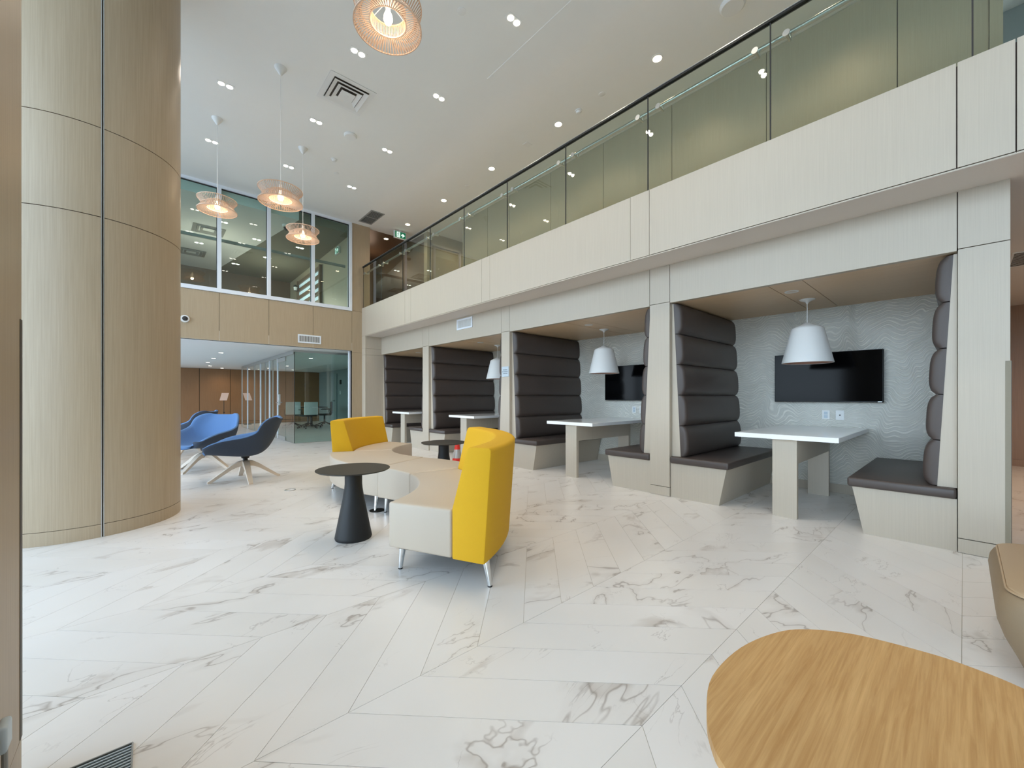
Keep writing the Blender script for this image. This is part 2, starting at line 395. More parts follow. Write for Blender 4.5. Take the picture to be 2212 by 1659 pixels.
# ---------------------------------------------------------------- floor of chevron tiles
floor = struct('floor', MB().box(-3.4, 11.0, -4.7, 20.6, -0.12, -0.0025), 'grout', 'pale chevron marble tile floor')
TW, TH, TY0, TX0, G = 0.293, 0.745, 1.495, 0.54, 0.0010
def tile_poly(k, m):
    y0 = TY0 + TH * k; y1 = y0 + TH
    if k % 2 == 0: xa = TX0 + TW * m; xb = xa + TH
    else: xb = TX0 + TW * m; xa = xb + TH
    q = G * 1.42
    e = G * (1 if xb > xa else -1)
    return [(xa + q + e, y0 + G), (xa + TW - q + e, y0 + G), (xb + TW - q - e, y1 - G), (xb + q - e, y1 - G)]
def proj(x, y, z):
    s, c = math.sin(math.radians(YAW)), math.cos(math.radians(YAW))
    d = x * s + y * c; r = x * c - y * s
    return (CX + F_PX * r / d, CY - F_PX * (z - 1.15) / d, d) if d > 0.05 else None
tiles = []
for k in range(-9, 26):
    for m in range(-18, 40):
        P = tile_poly(k, m); cx = sum(p[0] for p in P) / 4; cy = sum(p[1] for p in P) / 4
        if not (-3.4 < cx < 10.9 and -4.6 < cy < 20.4): continue
        vis = False
        for px, py in P + [(cx, cy)]:
            q = proj(px, py, 0)
            if q and -10 < q[0] < 2222 and q[1] < 1670: vis = True
        tiles.append((math.hypot(cx, cy) if vis else 1e6 + math.hypot(cx, cy), k, m, P))
tiles.sort(key=lambda t: t[0])
tile_mesh = {}
for par in (0, 1):
    P = tile_poly(par, 0); ox, oy = P[0]
    mb = MB().prism([(x - ox, y - oy) for x, y in P], -0.012, 0.0)
    o = obj('tile', mb, 'marble_a' if par == 0 else 'marble_b', None); tile_mesh[par] = o.data; bpy.data.objects.remove(o)
for d, k, m, P in tiles[:300]:
    par = k % 2
    o = bpy.data.objects.new('tile', tile_mesh[par]); C.objects.link(o); o.parent = floor; o.location = (P[0][0], P[0][1], 0)
mb = MB()
for d, k, m, P in tiles[300:]:
    mb.mi = k % 2
    b = [mb.bm.verts.new((x, y, 0)) for x, y in P]; a = [mb.bm.verts.new((x, y, -0.012)) for x, y in P]
    mb.face(b)
    for i in range(4): mb.face([a[i], a[(i + 1) % 4], b[(i + 1) % 4], b[i]])
obj('tile_field', mb, ['marble_a', 'marble_b'], floor, kind='stuff')

# ---------------------------------------------------------------- ceiling
ceil = struct('ceiling', MB().box(-3.4, 11.0, -4.7, YF + 0.1, ZC, ZC + 0.25), 'ceiling', 'high white painted atrium ceiling')
mb = MB()   # access panel with a hairline joint
mb.box(3.45, 4.04, 2.0, 4.35, ZC - 0.004, ZC)
obj('access_panel', mb, 'ceiling', ceil)
mb = MB()
for b in ((3.446, 3.45, 1.99, 4.354), (4.04, 4.044, 1.99, 4.354), (3.446, 4.044, 4.35, 4.354)): mb.box(b[0], b[1], b[2], b[3], ZC - 0.0015, ZC)
obj('panel_joint', mb, 'white', ceil)

# ---------------------------------------------------------------- daylight walls (left and behind the camera)
wl = struct('wall_left', MB().box(-3.4, -3.25, -4.7, 10.3, -0.1, 0.12).box(-3.4, -3.25, -4.7, 10.3, 5.42, 5.6), 'white_frame', 'window wall of the atrium')
mb = MB()
for y in (-4.6, -2.3, 0.0, 2.3, 4.6, 6.9, 9.2):
    mb.box(-3.38, -3.24, y - 0.14, y + 0.14, 0.12, 5.42)
mb.box(-3.36, -3.26, -4.7, 10.3, 2.55, 2.75)
obj('mullion', mb, 'white_frame', wl)
for i, y in enumerate((-4.6, -2.3, 0.0, 2.3, 4.6, 6.9)):
    obj('window_pane', MB().box(-3.32, -3.312, y + 0.14, y + 2.16, 0.12, 5.42), 'glass_day', wl)
wb = struct('wall_back', MB().box(-3.4, 11.0, -4.7, -4.5, -0.1, 5.5), 'veneer', 'veneered wall behind the camera')
g = struct('street_pavement', MB().box(-60, -3.4, -50, 60, -0.25, -0.12).box(-3.4, 60, -50, -4.7, -0.25, -0.12), 'pavement', 'grey pavement outside the windows')

# ---------------------------------------------------------------- right wall: piers, headers, fascia, balcony slab
wr = struct('wall_right', MB().box(XW + 0.012, 4.62, -0.21, 9.97, 2.2535, ZS).box(XB + 0.02, XB + 0.14, -0.22, YF, 0, ZS), 'groove', 'veneered booth wall with four alcoves')
for y0, y1 in PIERS:
    obj('partition', MB().box(XW + 0.05, XB + 0.02, y0 + 0.001, y1 - 0.001, 0, 2.24), 'veneer', wr)
    obj('pier_backing', MB().box(XW + 0.012, XW + 0.05, y0 + 0.006, y1 - 0.006, 0, 2.24), 'groove', wr)
    for z0, z1 in ((0.0, 0.107), (0.107, 2.24), (2.24, ZS)):
        panel(wr, XW, XW + 0.05, y0, y1, z0, z1, 'veneer', 0.003, 'X')
for y0, y1 in BAYS:
    panel(wr, XW, XW + 0.06, y0, y1, 2.225, ZS, 'veneer', 0.003, 'X')
# booth ceilings (three veneer boards each), wallpapered backs with a low skirting
for y0, y1 in BAYS:
    c = (y0 + y1) / 2
    for a, b in ((y0, c - 0.14), (c - 0.14, c + 0.14), (c + 0.14, y1)):
        panel(wr, XW + 0.012, XB + 0.02, a, b, 2.232, 2.252, 'veneer_horizontal', 0.003, 'Z', name='ceiling_board')
    obj('wallpaper', MB().box(XB, XB + 0.02, y0, y1, 0.105, 2.235), 'wallpaper', wr)
    obj('skirting', MB().box(XB - 0.012, XB + 0.02, y0, y1, 0, 0.105), 'veneer', wr)
# end pilaster next to the far wall
for z0, z1 in ((0, 2.20), (2.20, 2.36), (2.36, ZS)):
    panel(wr, XF, XF + 0.03, 9.98, YF - 0.001, z0, z1, 'veneer', 0.002, 'X')
    panel(wr, XF + 0.031, XW + 0.05, 9.98, YF - 0.001, z0, z1, 'veneer', 0.002, 'Y')
obj('partition', MB().box(XW + 0.05, XB + 0.02, 9.985, YF - 0.001, 0, 2.24), 'veneer', wr)
slab = struct('balcony_slab', MB().box(XF + 0.02, 10.7, -4.5, YF, ZS + 0.002, 3.28), 'soffit', 'balcony slab above the booths')
obj('fascia_backing', MB().box(XF + 0.013, XF + 0.0201, -4.5, YF, ZS + 0.01, ZFT - 0.02), 'groove', slab)
fy = [-4.5, -2.6, -0.22, 0.03, 2.27, 2.50, 5.02, 5.23, 7.62, 7.88, 9.98, YF]
for i, (a, b) in enumerate(zip(fy, fy[1:])):
    panel(slab, XF, XF + 0.02, a, b, ZS + 0.010, ZFT, 'veneer', 0.0034 if i < 4 else 0.0022, 'X', name='fascia_panel')
    panel(slab, XF + 0.001, XF + 0.02, a, b, ZS - 0.004, ZS + 0.008, 'veneer', 0.001, 'X', name='edge_strip')
obj('soffit_board', MB().box(XF + 0.004, 10.7, -4.5, YF, ZS - 0.004, ZS + 0.002), 'soffit', slab)
# rooms seen past the right pier
struct('wall_corridor_end', MB().box(10.7, 10.8, -4.5, 0.5, 0, ZS), 'veneer_brown', 'brown veneer wall at the end of the side passage')
struct('wall_passage', MB().box(XB + 0.14, 10.7, -0.22, -0.12, 0, ZS), 'veneer', 'passage wall')
struct('baseboard_passage', MB().box(10.68, 10.70, -4.5, -0.22, 0, 0.11), 'veneer_brown')

# balcony: back wall with panels, alcove with a door, dim hall beyond
wu = struct('wall_balcony', MB().box(5.83, 5.95, -0.16, 8.30, 3.28, ZC).box(5.95, 6.9, 8.2, 8.30, 3.28, ZC), 'groove', 'panelled wall behind the balcony glass')
ys = [-0.16, 0.46, 1.66, 2.90, 4.12, 5.34, 6.56, 7.30, 8.30]
for a, b in zip(ys, ys[1:]): panel(wu, 5.80, 5.83, a, b, 3.28, ZC, 'olive', 0.004, 'X')
struct('trim_1', MB().box(5.76, 5.95, -0.24, -0.16, 3.28, ZC), 'olive', 'end frame of the balcony wall')
struct('wall_balcony_right', MB().box(7.2, 7.3, -4.5, -0.1, 3.28, ZC), 'bluegrey', 'blue grey wall behind the balcony at the right')
wd = struct('wall_balcony_end', MB().box(5.46, 5.55, 9.43, 9.5, 3.28, ZC).box(5.55, 6.52, 9.43, 9.5, 5.22, ZC).box(6.52, 7.2, 9.43, 9.5, 3.28, ZC).box(5.46, 5.5, 9.5, 9.6, 3.28, ZC), 'olive', 'end wall of the balcony alcove')
struct('wall_hall', MB().box(3.9, 5.5, 13.4, 13.5, 3.28, ZC).box(4.24, 4.28, YF + 0.12, 13.4, 3.28, ZC), 'dim_wall', 'dim brown wall of the hall beyond the balcony')
struct('wall_hall_side', MB().box(5.46, 5.5, 9.6, 13.5, 3.28, ZC), 'dim_wall', 'side wall of the dim hall')
struct('wall_alcove', MB().box(7.1, 7.2, 8.2, 9.5, 3.28, ZC), 'olive', 'side wall of the balcony alcove')
struct('ceiling_hall', MB().box(3.9, 7.3, YF + 0.1, 13.5, ZC, ZC + 0.2), 'dim_wall', 'dim ceiling of the hall beyond the balcony')
struct('floor_hall', MB().box(4.245, 7.3, YF + 0.01, 13.5, 3.1, 3.28), 'dim_wall', 'floor of the hall beyond the balcony')
d1 = struct('door_1', MB().box(5.60, 6.47, 9.45, 9.48, 3.28, 5.17), 'olive', 'beige door in the balcony alcove')
obj('door_frame', MB().box(5.55, 5.60, 9.41, 9.5, 3.28, 5.22).box(6.47, 6.52, 9.41, 9.5, 3.28, 5.22).box(5.55, 6.52, 9.41, 9.5, 5.17, 5.22), 'veneer', d1)
obj('door_handle', MB().cyl((5.68, 9.44, 4.25), (5.80, 9.44, 4.25), 0.01, seg=8).cyl((5.68, 9.44, 4.25), (5.68, 9.46, 4.25), 0.01, seg=8), 'steel', d1)

# ---------------------------------------------------------------- far wall with the upper window
wf = struct('wall_far', MB().box(-3.4, 3.78, YF + 0.012, YF + 0.10, ZL, 3.29).box(3.79, 4.235, YF + 0.012, YF + 0.12, 0, ZC).box(3.79, 6.15, YF + 0.02, YF + 0.12, 0, 3.28), 'groove', 'tan panelled far wall')
xs = [-3.4, -2.5, -1.605, -0.71, 0.185, 1.08, 1.97, 2.875, 3.78]
for a, b in zip(xs, xs[1:]): panel(wf, a, b, YF, YF + 0.012, ZL, 3.29, 'veneer_far', 0.0035, 'Y')
for z0, z1 in ((0, 2.26), (2.26, 3.30), (3.30, ZC)): panel(wf, 3.78, 4.24, YF, YF + 0.012, z0, z1, 'veneer_far', 0.0025, 'Y')
obj('return_panel', MB().box(4.236, 4.24, YF + 0.001, YF + 0.12, 3.28, ZC), 'veneer_far', wf)
w1 = struct('window_1', MB().box(-1.75, 3.78, YF - 0.02, YF + 0.10, 3.29, 3.37).box(-1.75, 3.78, YF - 0.01, YF + 0.10, ZC - 0.06, ZC - 0.001).box(-1.75, -1.67, YF - 0.02, YF + 0.1, 3.37, ZC - 0.06).box(3.71, 3.78, YF - 0.02, YF + 0.1, 3.37, ZC - 0.06),
            'white_frame', 'wide white-framed interior window high in the far wall')
ed = [-1.67, -0.71, 0.185, 1.08, 1.97, 2.875, 3.71]
for x in ed[1:-1]: obj('mullion', MB().box(x - 0.035, x + 0.035, YF - 0.02, YF + 0.10, 3.37, ZC - 0.06), 'white_frame', w1)
for a, b in zip(ed, ed[1:]):
    a2 = a + (0.035 if a > -1.6 else 0); b2 = b - (0.035 if b < 3.7 else 0)
    obj('window_pane', MB().box(a2, b2, YF + 0.04, YF + 0.048, 3.37, ZC - 0.06), 'glass_green', w1)
    obj('gasket', MB().box(a2, b2, YF + 0.02, YF + 0.06, ZC - 0.072, ZC - 0.06).box(b2 - 0.008, b2, YF + 0.02, YF + 0.06, 3.37, ZC - 0.06), 'darkslot', w1)
obj('reflection_bar', MB().box(-1.67, 3.71, YF + 0.25, YF + 0.29, 4.42, 4.48), 'grey', w1)  # grey bar stands in for a band reflected in the panes
# the upper room behind that window
struct('wall_upper_right', MB().box(3.80, 3.88, YF + 0.12, 16.2, 3.28, 5.25), 'olive', 'beige wall of the upper room')
struct('wall_upper_far', MB().box(-3.4, 3.88, 16.2, 16.3, 3.28, 5.3), 'dim_wall', 'dim far wall of the upper room')
struct('wall_upper_left', MB().box(-3.4, -3.3, YF + 0.1, 16.3, 3.28, 3.4).box(-3.4, -3.3, YF + 0.1, 16.3, 5.1, 5.3).box(-3.4, -3.3, YF + 0.1, 10.5, 3.4, 5.1).box(-3.4, -3.3, 16.1, 16.3, 3.4, 5.1), 'white_frame', 'glazed left wall of the upper room')
struct('floor_upper', MB().box(-3.4, 3.88, YF + 0.1, 16.3, 3.2, 3.28), 'dim_wall', 'floor of the upper room')
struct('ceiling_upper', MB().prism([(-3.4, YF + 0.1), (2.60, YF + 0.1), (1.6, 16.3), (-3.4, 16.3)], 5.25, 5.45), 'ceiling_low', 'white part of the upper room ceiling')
struct('ceiling_upper_dark', MB().prism([(2.60, YF + 0.1), (3.88, YF + 0.1), (3.88, 16.3), (1.6, 16.3)], 5.25, 5.45), 'dark_ceiling', 'olive part of the upper room ceiling')  # ceiling colour changes from white to olive along a slanting line
lou = thing('louvred_screen', 'pale glowing screen with slanting grey slats seen through the right panes of the upper window', 'screen', (3.72, 12.6, 3.30))
for y in (12.6, 14.94): obj('post', MB().box(3.71, 3.78, y - 0.05, y + 0.05, 3.28, 5.02), 'dim_wall', lou)
obj('backing', MB().box(3.765, 3.785, 12.65, 14.89, 3.28, 4.98), 'pane_glow', lou)
for k in range(7): obj('slat', MB().box(3.725, 3.765, 12.65, 14.89, 3.42 + k * 0.245, 3.53 + k * 0.245), 'dim_wall', lou)
def plant(loc, label):
    t = thing('potted_plant', label, 'plant', loc, 'small potted plants on the louvred screen')
    obj('pot', MB().lathe([(0, 0), (0.045, 0), (0.06, 0.11), (0.052, 0.11), (0.05, 0.02), (0, 0.02)], loc, 16), 'white', t, True)
    rnd = random.Random(int(loc[1] * 10)); mb = MB()
    for i in range(70):
        a, e = rnd.uniform(0, 2 * PI), rnd.uniform(0.1, 1.5); r = rnd.uniform(0.03, 0.07)
        c = Vector(loc) + Vector((r * math.cos(a) * math.cos(e), r * math.sin(a) * math.cos(e), 0.12 + r * math.sin(e)))
        d = Vector((rnd.uniform(-1, 1), rnd.uniform(-1, 1), rnd.uniform(-1, 1))).normalized() * 0.022; q = d.orthogonal().normalized() * 0.012
        mb.face([mb.bm.verts.new(c - d), mb.bm.verts.new(c + q), mb.bm.verts.new(c + d), mb.bm.verts.new(c - q)])
    obj('foliage', mb, 'leaf', t, kind='stuff')
    obj('bracket', MB().box(loc[0] - 0.04, 3.7245, loc[1] - 0.05, loc[1] + 0.05, loc[2] - 0.012, loc[2] - 0.001), 'darkslot', t)
plant((3.615, 14.75, 4.66), 'small dark plant in a white pot left of the upper window mullion')
plant((3.615, 12.95, 4.22), 'small dark plant in a white pot right of the upper window mullion')

# ---------------------------------------------------------------- lounge under the low ceiling, glass meeting room
cl = struct('ceiling_lounge', MB().box(-3.4, 6.15, YF + 0.005, 20.6, ZL, ZL + 0.2), 'ceiling_low', 'low white ceiling of the lounge beyond')
wbk = struct('wall_lounge', MB().box(-3.4, 6.15, 20.52, 20.6, 0, ZL), 'groove', 'brown panelled back wall of the lounge')
xb = [-3.4, -1.6, 0.0, 1.52, 2.55, 3.6, 4.9, 6.15]
for a, b in zip(xb, xb[1:]):
    panel(wbk, a, b, 20.50, 20.52, 0.11, ZL, 'veneer_brown', 0.008, 'Y')
    panel(wbk, a, b, 20.50, 20.52, 0.0, 0.11, 'veneer_brown', 0.008, 'Y')
wll = struct('wall_lounge_left', MB().box(-3.4, -3.3, 10.3, 20.6, 0, 0.12).box(-3.4, -3.3, 10.3, 20.6, 2.2, ZL), 'white_frame', 'window wall of the lounge')
for y in (10.35, 12.4, 14.45, 16.5, 18.5, 20.4): obj('mullion', MB().box(-3.4, -3.3, y - 0.08, y + 0.08, 0.12, 2.2), 'white_frame', wll)
wg = struct('wall_meeting_room', MB().box(6.05, 6.15, YF + 0.12, 20.5, 0, ZL), 'bluegrey', 'pale grey wall inside the glass meeting room')
GX, GY = 2.66, 10.95
gr = thing('glass_partition', 'frameless green-tinted glass box walls of the meeting room', 'partition', (GX, GY, 0))
obj('glass_panel', MB().box(GX + 0.005, 4.2, GY - 0.005, GY + 0.005, 0.01, 2.25), 'glass_green', gr, label='wide front glass panel')
obj('top_channel', MB().box(GX - 0.03, 4.2, GY - 0.02, GY + 0.02, 2.25, ZL - 0.001), 'steel', gr)
obj('floor_channel', MB().box(GX, 4.2, GY - 0.012, GY + 0.012, 0.0005, 0.012), 'steel', gr)
obj('corner_joint', MB().box(GX - 0.006, GX + 0.006, GY - 0.006, GY + 0.006, 0.01, 2.25), 'darkslot', gr)
obj('side_channel', MB().box(GX - 0.02, GX + 0.02, GY + 0.02, 18.4, 2.20, ZL - 0.001), 'steel', gr)
obj('floor_channel', MB().box(GX - 0.012, GX + 0.012, GY + 0.012, 18.4, 0.0005, 0.012), 'steel', gr)
gy = [GY + 0.01, 11.75, 12.65, 13.25, 13.65, 14.25, 14.95, 15.95, 17.2, 18.4]
for i, (a, b) in enumerate(zip(gy, gy[1:])):
    if i == 1: continue
    obj('glass_panel', MB().box(GX - 0.005, GX + 0.005, a + 0.004, b - 0.004, 0.01, 2.20), 'glass_green', gr)
for i, y in enumerate(gy[2:]):
    obj('edge_post', MB().box(GX - 0.02, GX + 0.02, y - 0.025, y + 0.025, 0.012, 2.20), 'steel' if i % 2 else 'white_frame', gr)
gd = thing('glass_door', 'glass door with steel rails and latch in the side of the meeting room', 'door', (GX, 11.77, 0))
obj('glass_panel', MB().box(GX - 0.006, GX + 0.006, 11.775, 12.62, 0.10, 2.10), 'glass_green', gd)
obj('bottom_rail', MB().box(GX - 0.02, GX + 0.02, 11.775, 12.62, 0.012, 0.11), 'steel', gd)
obj('top_rail', MB().box(GX - 0.02, GX + 0.02, 11.775, 12.62, 2.08, 2.19), 'steel', gd)
obj('latch', MB().box(GX - 0.03, GX + 0.03, 12.48, 12.60, 0.92, 1.22, bev=0.005), 'steel', gd)
obj('handle', MB().cyl((GX - 0.06, 12.56, 0.99), (GX - 0.06, 12.42, 0.99), 0.011, seg=10).cyl((GX - 0.06, 12.56, 0.99), (GX - 0.02, 12.56, 0.99), 0.01, seg=10), 'chrome', gd)
obj('jamb', MB().box(3.74, 3.785, YF + 0.101, YF + 0.16, 0, ZL - 0.001), 'white_frame', wf)

d2 = struct('door_2', MB().box(6.01, 6.05, 18.0, 19.4, 0, 2.14), 'bluegrey', 'pale door in the right wall of the meeting room')
obj('door_handle', MB().cyl((5.96, 18.22, 0.98), (5.96, 18.40, 0.98), 0.014, seg=8).cyl((5.96, 18.22, 0.98), (6.01, 18.22, 0.98), 0.02, seg=8), 'steel', d2)
tag(obj('thermostat', MB().box(6.02, 6.05, 17.5, 17.64, 1.68, 1.86, bev=0.004), 'darkslot'), 'small dark thermostat on the meeting room wall', 'thermostat')
tag(obj('light_switch', MB().box(6.04, 6.05, 17.6, 17.68, 1.25, 1.40), 'white'), 'white light switch below the thermostat in the meeting room', 'switch')

def office_chair(loc, rz, mat, label):
    t = thing('office_chair', label, 'chair', loc, 'office chairs in the glass meeting room')
    x, y, z = loc
    obj('seat', MB().box(x - 0.24, x + 0.24, y - 0.24, y + 0.24, 0.44, 0.50, bev=0.025), 'darkslot', t, True)
    obj('backrest', MB().box(x - 0.24, x + 0.24, y - 0.27, y - 0.22, 0.50, 0.96, bev=0.02), mat, t, True)
    obj('armrest', MB().cyl((x - 0.28, y - 0.2, 0.5), (x - 0.28, y - 0.15, 0.68), 0.012, seg=6).cyl((x - 0.28, y - 0.2, 0.68), (x - 0.28, y + 0.1, 0.68), 0.016, seg=6), 'darkslot', t)
    obj('armrest', MB().cyl((x + 0.28, y - 0.2, 0.5), (x + 0.28, y - 0.15, 0.68), 0.012, seg=6).cyl((x + 0.28, y - 0.2, 0.68), (x + 0.28, y + 0.1, 0.68), 0.016, seg=6), 'darkslot', t)
    obj('column', MB().cyl((x, y, 0.12), (x, y, 0.44), 0.03, seg=10), 'black', t)
    for k in range(5):
        a = k * 2 * PI / 5 + 0.3
        l = obj('leg', MB().cyl((x, y, 0.2), (x + 0.33 * math.cos(a), y + 0.33 * math.sin(a), 0.07), 0.022, 0.015, seg=8), 'black', t)
        obj('castor', MB().cyl((x + 0.33 * math.cos(a) - 0.012, y + 0.33 * math.sin(a), 0.03), (x + 0.33 * math.cos(a) + 0.012, y + 0.33 * math.sin(a), 0.03), 0.029, seg=10), 'black', l)
    t.rotation_euler[2] = rz
office_chair((4.30, 15.85, 0), 0.15, 'white', 'pale-backed office chair right of its twin behind the front glass')
office_chair((3.95, 16.55, 0), -0.1, 'white', 'pale-backed office chair nearest the glass corner post')
office_chair((5.0, 16.3, 0), 1.2, 'darkslot', 'dark office chair at the far right of the meeting table')
mt = thing('meeting_table', 'dark round meeting table behind the office chairs', 'table', (4.75, 17.1, 0))
obj('tabletop', MB().lathe([(0, 0.72), (0.58, 0.72), (0.6, 0.73), (0.6, 0.745), (0.58, 0.75), (0, 0.75)], (4.75, 17.1, 0), 32), 'darkslot', mt, True)
obj('pedestal', MB().cyl((4.75, 17.1, 0.02), (4.75, 17.1, 0.72), 0.05, seg=12), 'black', mt)
obj('foot', MB().cyl((4.75, 17.1, 0), (4.75, 17.1, 0.02), 0.3, seg=24), 'black', mt)
ms = thing('notice_stand', 'thin floor stand holding a pale sheet against the brown wall', 'stand', (2.25, 19.8, 0))
obj('pole', MB().cyl((2.25, 19.8, 0.02), (2.25, 19.8, 1.02), 0.01, seg=8), 'black', ms)
obj('foot', MB().cyl((2.25, 19.8, 0), (2.25, 19.8, 0.02), 0.14, seg=16), 'black', ms)
obj('clamp', MB().cyl((2.25, 19.78, 0.52), (2.25, 19.82, 0.52), 0.025, seg=10), 'black', ms)
obj('sheet', MB().extrude_poly([(2.10, 19.76, 1.0), (2.34, 19.76, 1.0), (2.42, 19.84, 1.30), (2.18, 19.84, 1.30)], (0, -0.012, 0)), 'paper', ms)

# ---------------------------------------------------------------- near-left pier and the round column
pn = struct('wall_near_pier', MB().box(-1.05, -0.302, 1.05, 1.918, 0, ZC), 'groove', 'tan rectangular pier at the left picture edge')
for z0, z1 in ((0, 0.107), (0.107, 2.9), (2.9, ZC)):
    panel(pn, -0.302, -0.29, 1.05, 1.93, z0, z1, 'veneer_far', 0.0012, 'X')
    panel(pn, -1.05, -0.303, 1.918, 1.93, z0, z1, 'veneer_far', 0.0012, 'Y')
obj('corner_guard', MB().box(-0.2905, -0.2885, 1.905, 1.931, 0.11, 1.385).box(-0.32, -0.2885, 1.9301, 1.932, 0.11, 1.385), 'guard', pn)
pg_ = thing('corner_guard', 'tall slim metal guard on the right edge of the nearest booth pier', 'guard', (XW, -0.22, 0.11))
obj('front_leaf', MB().box(XW - 0.003, XW - 0.0005, -0.221, -0.195, 0.11, 1.40), 'guard_pale', pg_)
obj('side_leaf', MB().box(XW - 0.003, XW + 0.03, -0.2235, -0.2215, 0.11, 1.40), 'guard', pg_)
CC, CR = (-0.43, 5.375), 0.675
col = thing('round_column', 'thick round tan-veneered column at the left of the hall', 'column', (CC[0], CC[1], 0))
obj('core', MB().lathe([(CR - 0.012, 0.0), (CR - 0.012, ZC - 0.002)], (CC[0], CC[1], 0), 96), 'groove', col, True)
seam0 = math.degrees(math.atan2(4.715 - CC[1], -0.28 - CC[0]))
dg = math.degrees(0.009 / CR)
for z0, z1 in ((0.0005, 0.105), (0.109, 2.617), (2.623, 3.347), (3.353, ZC - 0.003)):
    for q in range(4):
        a0 = seam0 + 90 * q
        prof = [(CR - 0.011, z0), (CR, z0), (CR, z1), (CR - 0.011, z1)]
        obj('curved_panel', MB().ring_sweep(prof, (CC[0], CC[1]), a0 + dg, a0 + 90 - dg, 30), 'veneer_far', col, True)
for q in range(4):
    for s in (-1, 1):
        a = seam0 + 90 * q + s * dg * 0.75
        prof = [(CR - 0.011, 0.0005), (CR + 0.0015, 0.0005), (CR + 0.0015, ZC - 0.003), (CR - 0.011, ZC - 0.003)]
        obj('seam_strip', MB().ring_sweep(prof, (CC[0], CC[1]), a - dg * 0.34, a + dg * 0.34, 1), 'steel', col)

# ---------------------------------------------------------------- balustrade
bal = thing('glass_balustrade', 'long frameless glass balustrade with dark cap and steel handrail along the balcony', 'railing', (XF + 0.03, 5, 3.2))
jy = [-4.2, -3.05, -1.85, -0.68, 0.0, 1.13, 2.30, 3.47, 4.63, 5.76, 6.89, 8.03, 9.1, 10.15]
jy = [-2.38, -1.21, -0.04, 1.13, 2.30, 3.47, 4.63, 5.76, 6.89, 8.03, 9.1, 10.17]
for a, b in zip(jy, jy[1:]):
    obj('glass_panel', MB().box(XF + 0.022, XF + 0.034, a + 0.005, b - 0.005, ZFT - 0.15, 4.425), 'glass_rail', bal)
    obj('panel_edge', MB().box(XF + 0.0215, XF + 0.0345, b - 0.0045, b + 0.0045, ZFT - 0.1, 4.425), 'darkslot', bal)
obj('cap_rail', MB().box(XF + 0.005, XF + 0.05, -2.4, 10.18, 4.425, 4.445), 'black', bal)
obj('cap_lip', MB().box(XF + 0.003, XF + 0.052, -2.4, 10.18, 4.445, 4.452), 'steel', bal)
hr = obj('handrail', MB().cyl((XF + 0.13, -2.4, 4.32), (XF + 0.13, 10.15, 4.32), 0.022, seg=14), 'steel', bal, True)
for j in jy[1:]:
    for s in (-0.12, 0.12):
        y = min(j + s, 10.1)
        obj('bracket', MB().cyl((XF + 0.013, y, 4.255), (XF + 0.021, y, 4.255), 0.028, seg=16).cyl((XF + 0.035, y, 4.255), (XF + 0.13, y, 4.255), 0.012, seg=10).cyl((XF + 0.13, y, 4.255), (XF + 0.13, y, 4.30), 0.010, seg=10), 'steel', hr)

# ---------------------------------------------------------------- booth furniture
def bench_proto(side):
    """side=+1: stands against the pier at low y (faces +y); side=-1: against the pier at high y. Built at y=0 of that pier face"""
    s = side; t = thing('booth_bench', '', 'bench', (XW, 0, 0), 'upholstered booth benches')
    x0, x1 = XW + 0.02, XB - 0.015
    P = lambda pts, x0_, x1_: [(x0_, s * y, z) for y, z in pts]
    obj('base', MB().extrude_poly(P([(0.002, 0.0), (0.53, 0.0), (0.605, 0.388), (0.002, 0.388)], x0, x1), (x1 - x0, 0, 0)), 'veneer', t)
    obj('seat_cushion', MB().box(x0 - 0.03, x1, min(s * 0.004, s * 0.635), max(s * 0.004, s * 0.635), 0.389, 0.466, bev=0.018, seg=3), 'leather_dark', t, True)
    lean = lambda z: 0.105 - 0.085 * (z - 0.467) / (2.22 - 0.467)
    obj('end_panel', MB().extrude_poly(P([(0.002, 0.467), (lean(0.467), 0.467), (lean(2.22), 2.22), (0.002, 2.22)], x0 + 0.03, x0 + 0.03), (x1 - x0 - 0.04, 0, 0)), 'veneer', t)
    for k in range(5):
        za = 0.470 + k * 0.350; zb = za + 0.347
        mb = MB(); n = 14; prof = []
        th = 0.088
        for i in range(n + 1):
            u = i / n; z = za + (zb - za) * u
            b = 0.042 + 0.045 * (max(0.0, 1 - abs(2 * u - 1) ** 3.4)) ** 0.62
            prof.append((lean(z) + b, z))
        prof += [(lean(zb) + 0.001, zb), (lean(za) + 0.001, za)]
        # sweep along x with rounded end
        xs_ = [(0.0, 0.35), (0.006, 0.62), (0.016, 0.84), (0.034, 0.97), (0.06, 1.0)]
        rings = []
        xa, xb_ = x0 + 0.028, x1 - 0.002
        for dx, sc in xs_ + [(xb_ - xa, 1.0)]:
            ring = []
            for (y, z) in prof:
                yl = lean(z); zm = (za + zb) / 2
                ring.append(mb.bm.verts.new((xa + dx, s * (yl + (y - yl) * sc), zm + (z - zm) * (0.985 if sc < 0.7 else 1.0))))
            rings.append(ring)
        m = len(prof)
        for A, B in zip(rings, rings[1:]):
            for i in range(m): mb.face([A[i], A[(i + 1) % m], B[(i + 1) % m], B[i]])
        mb.face(rings[0]); mb.face(rings[-1][::-1])
        obj('back_cushion', mb, 'leather_dark', t, True)
    return t
bR = bench_proto(1); bL = bench_proto(-1)
names = ['nearest and rightmost booth', 'second booth from the right', 'third booth from the right', 'farthest booth beside the far wall']
kR, kL = tree(bR), tree(bL)
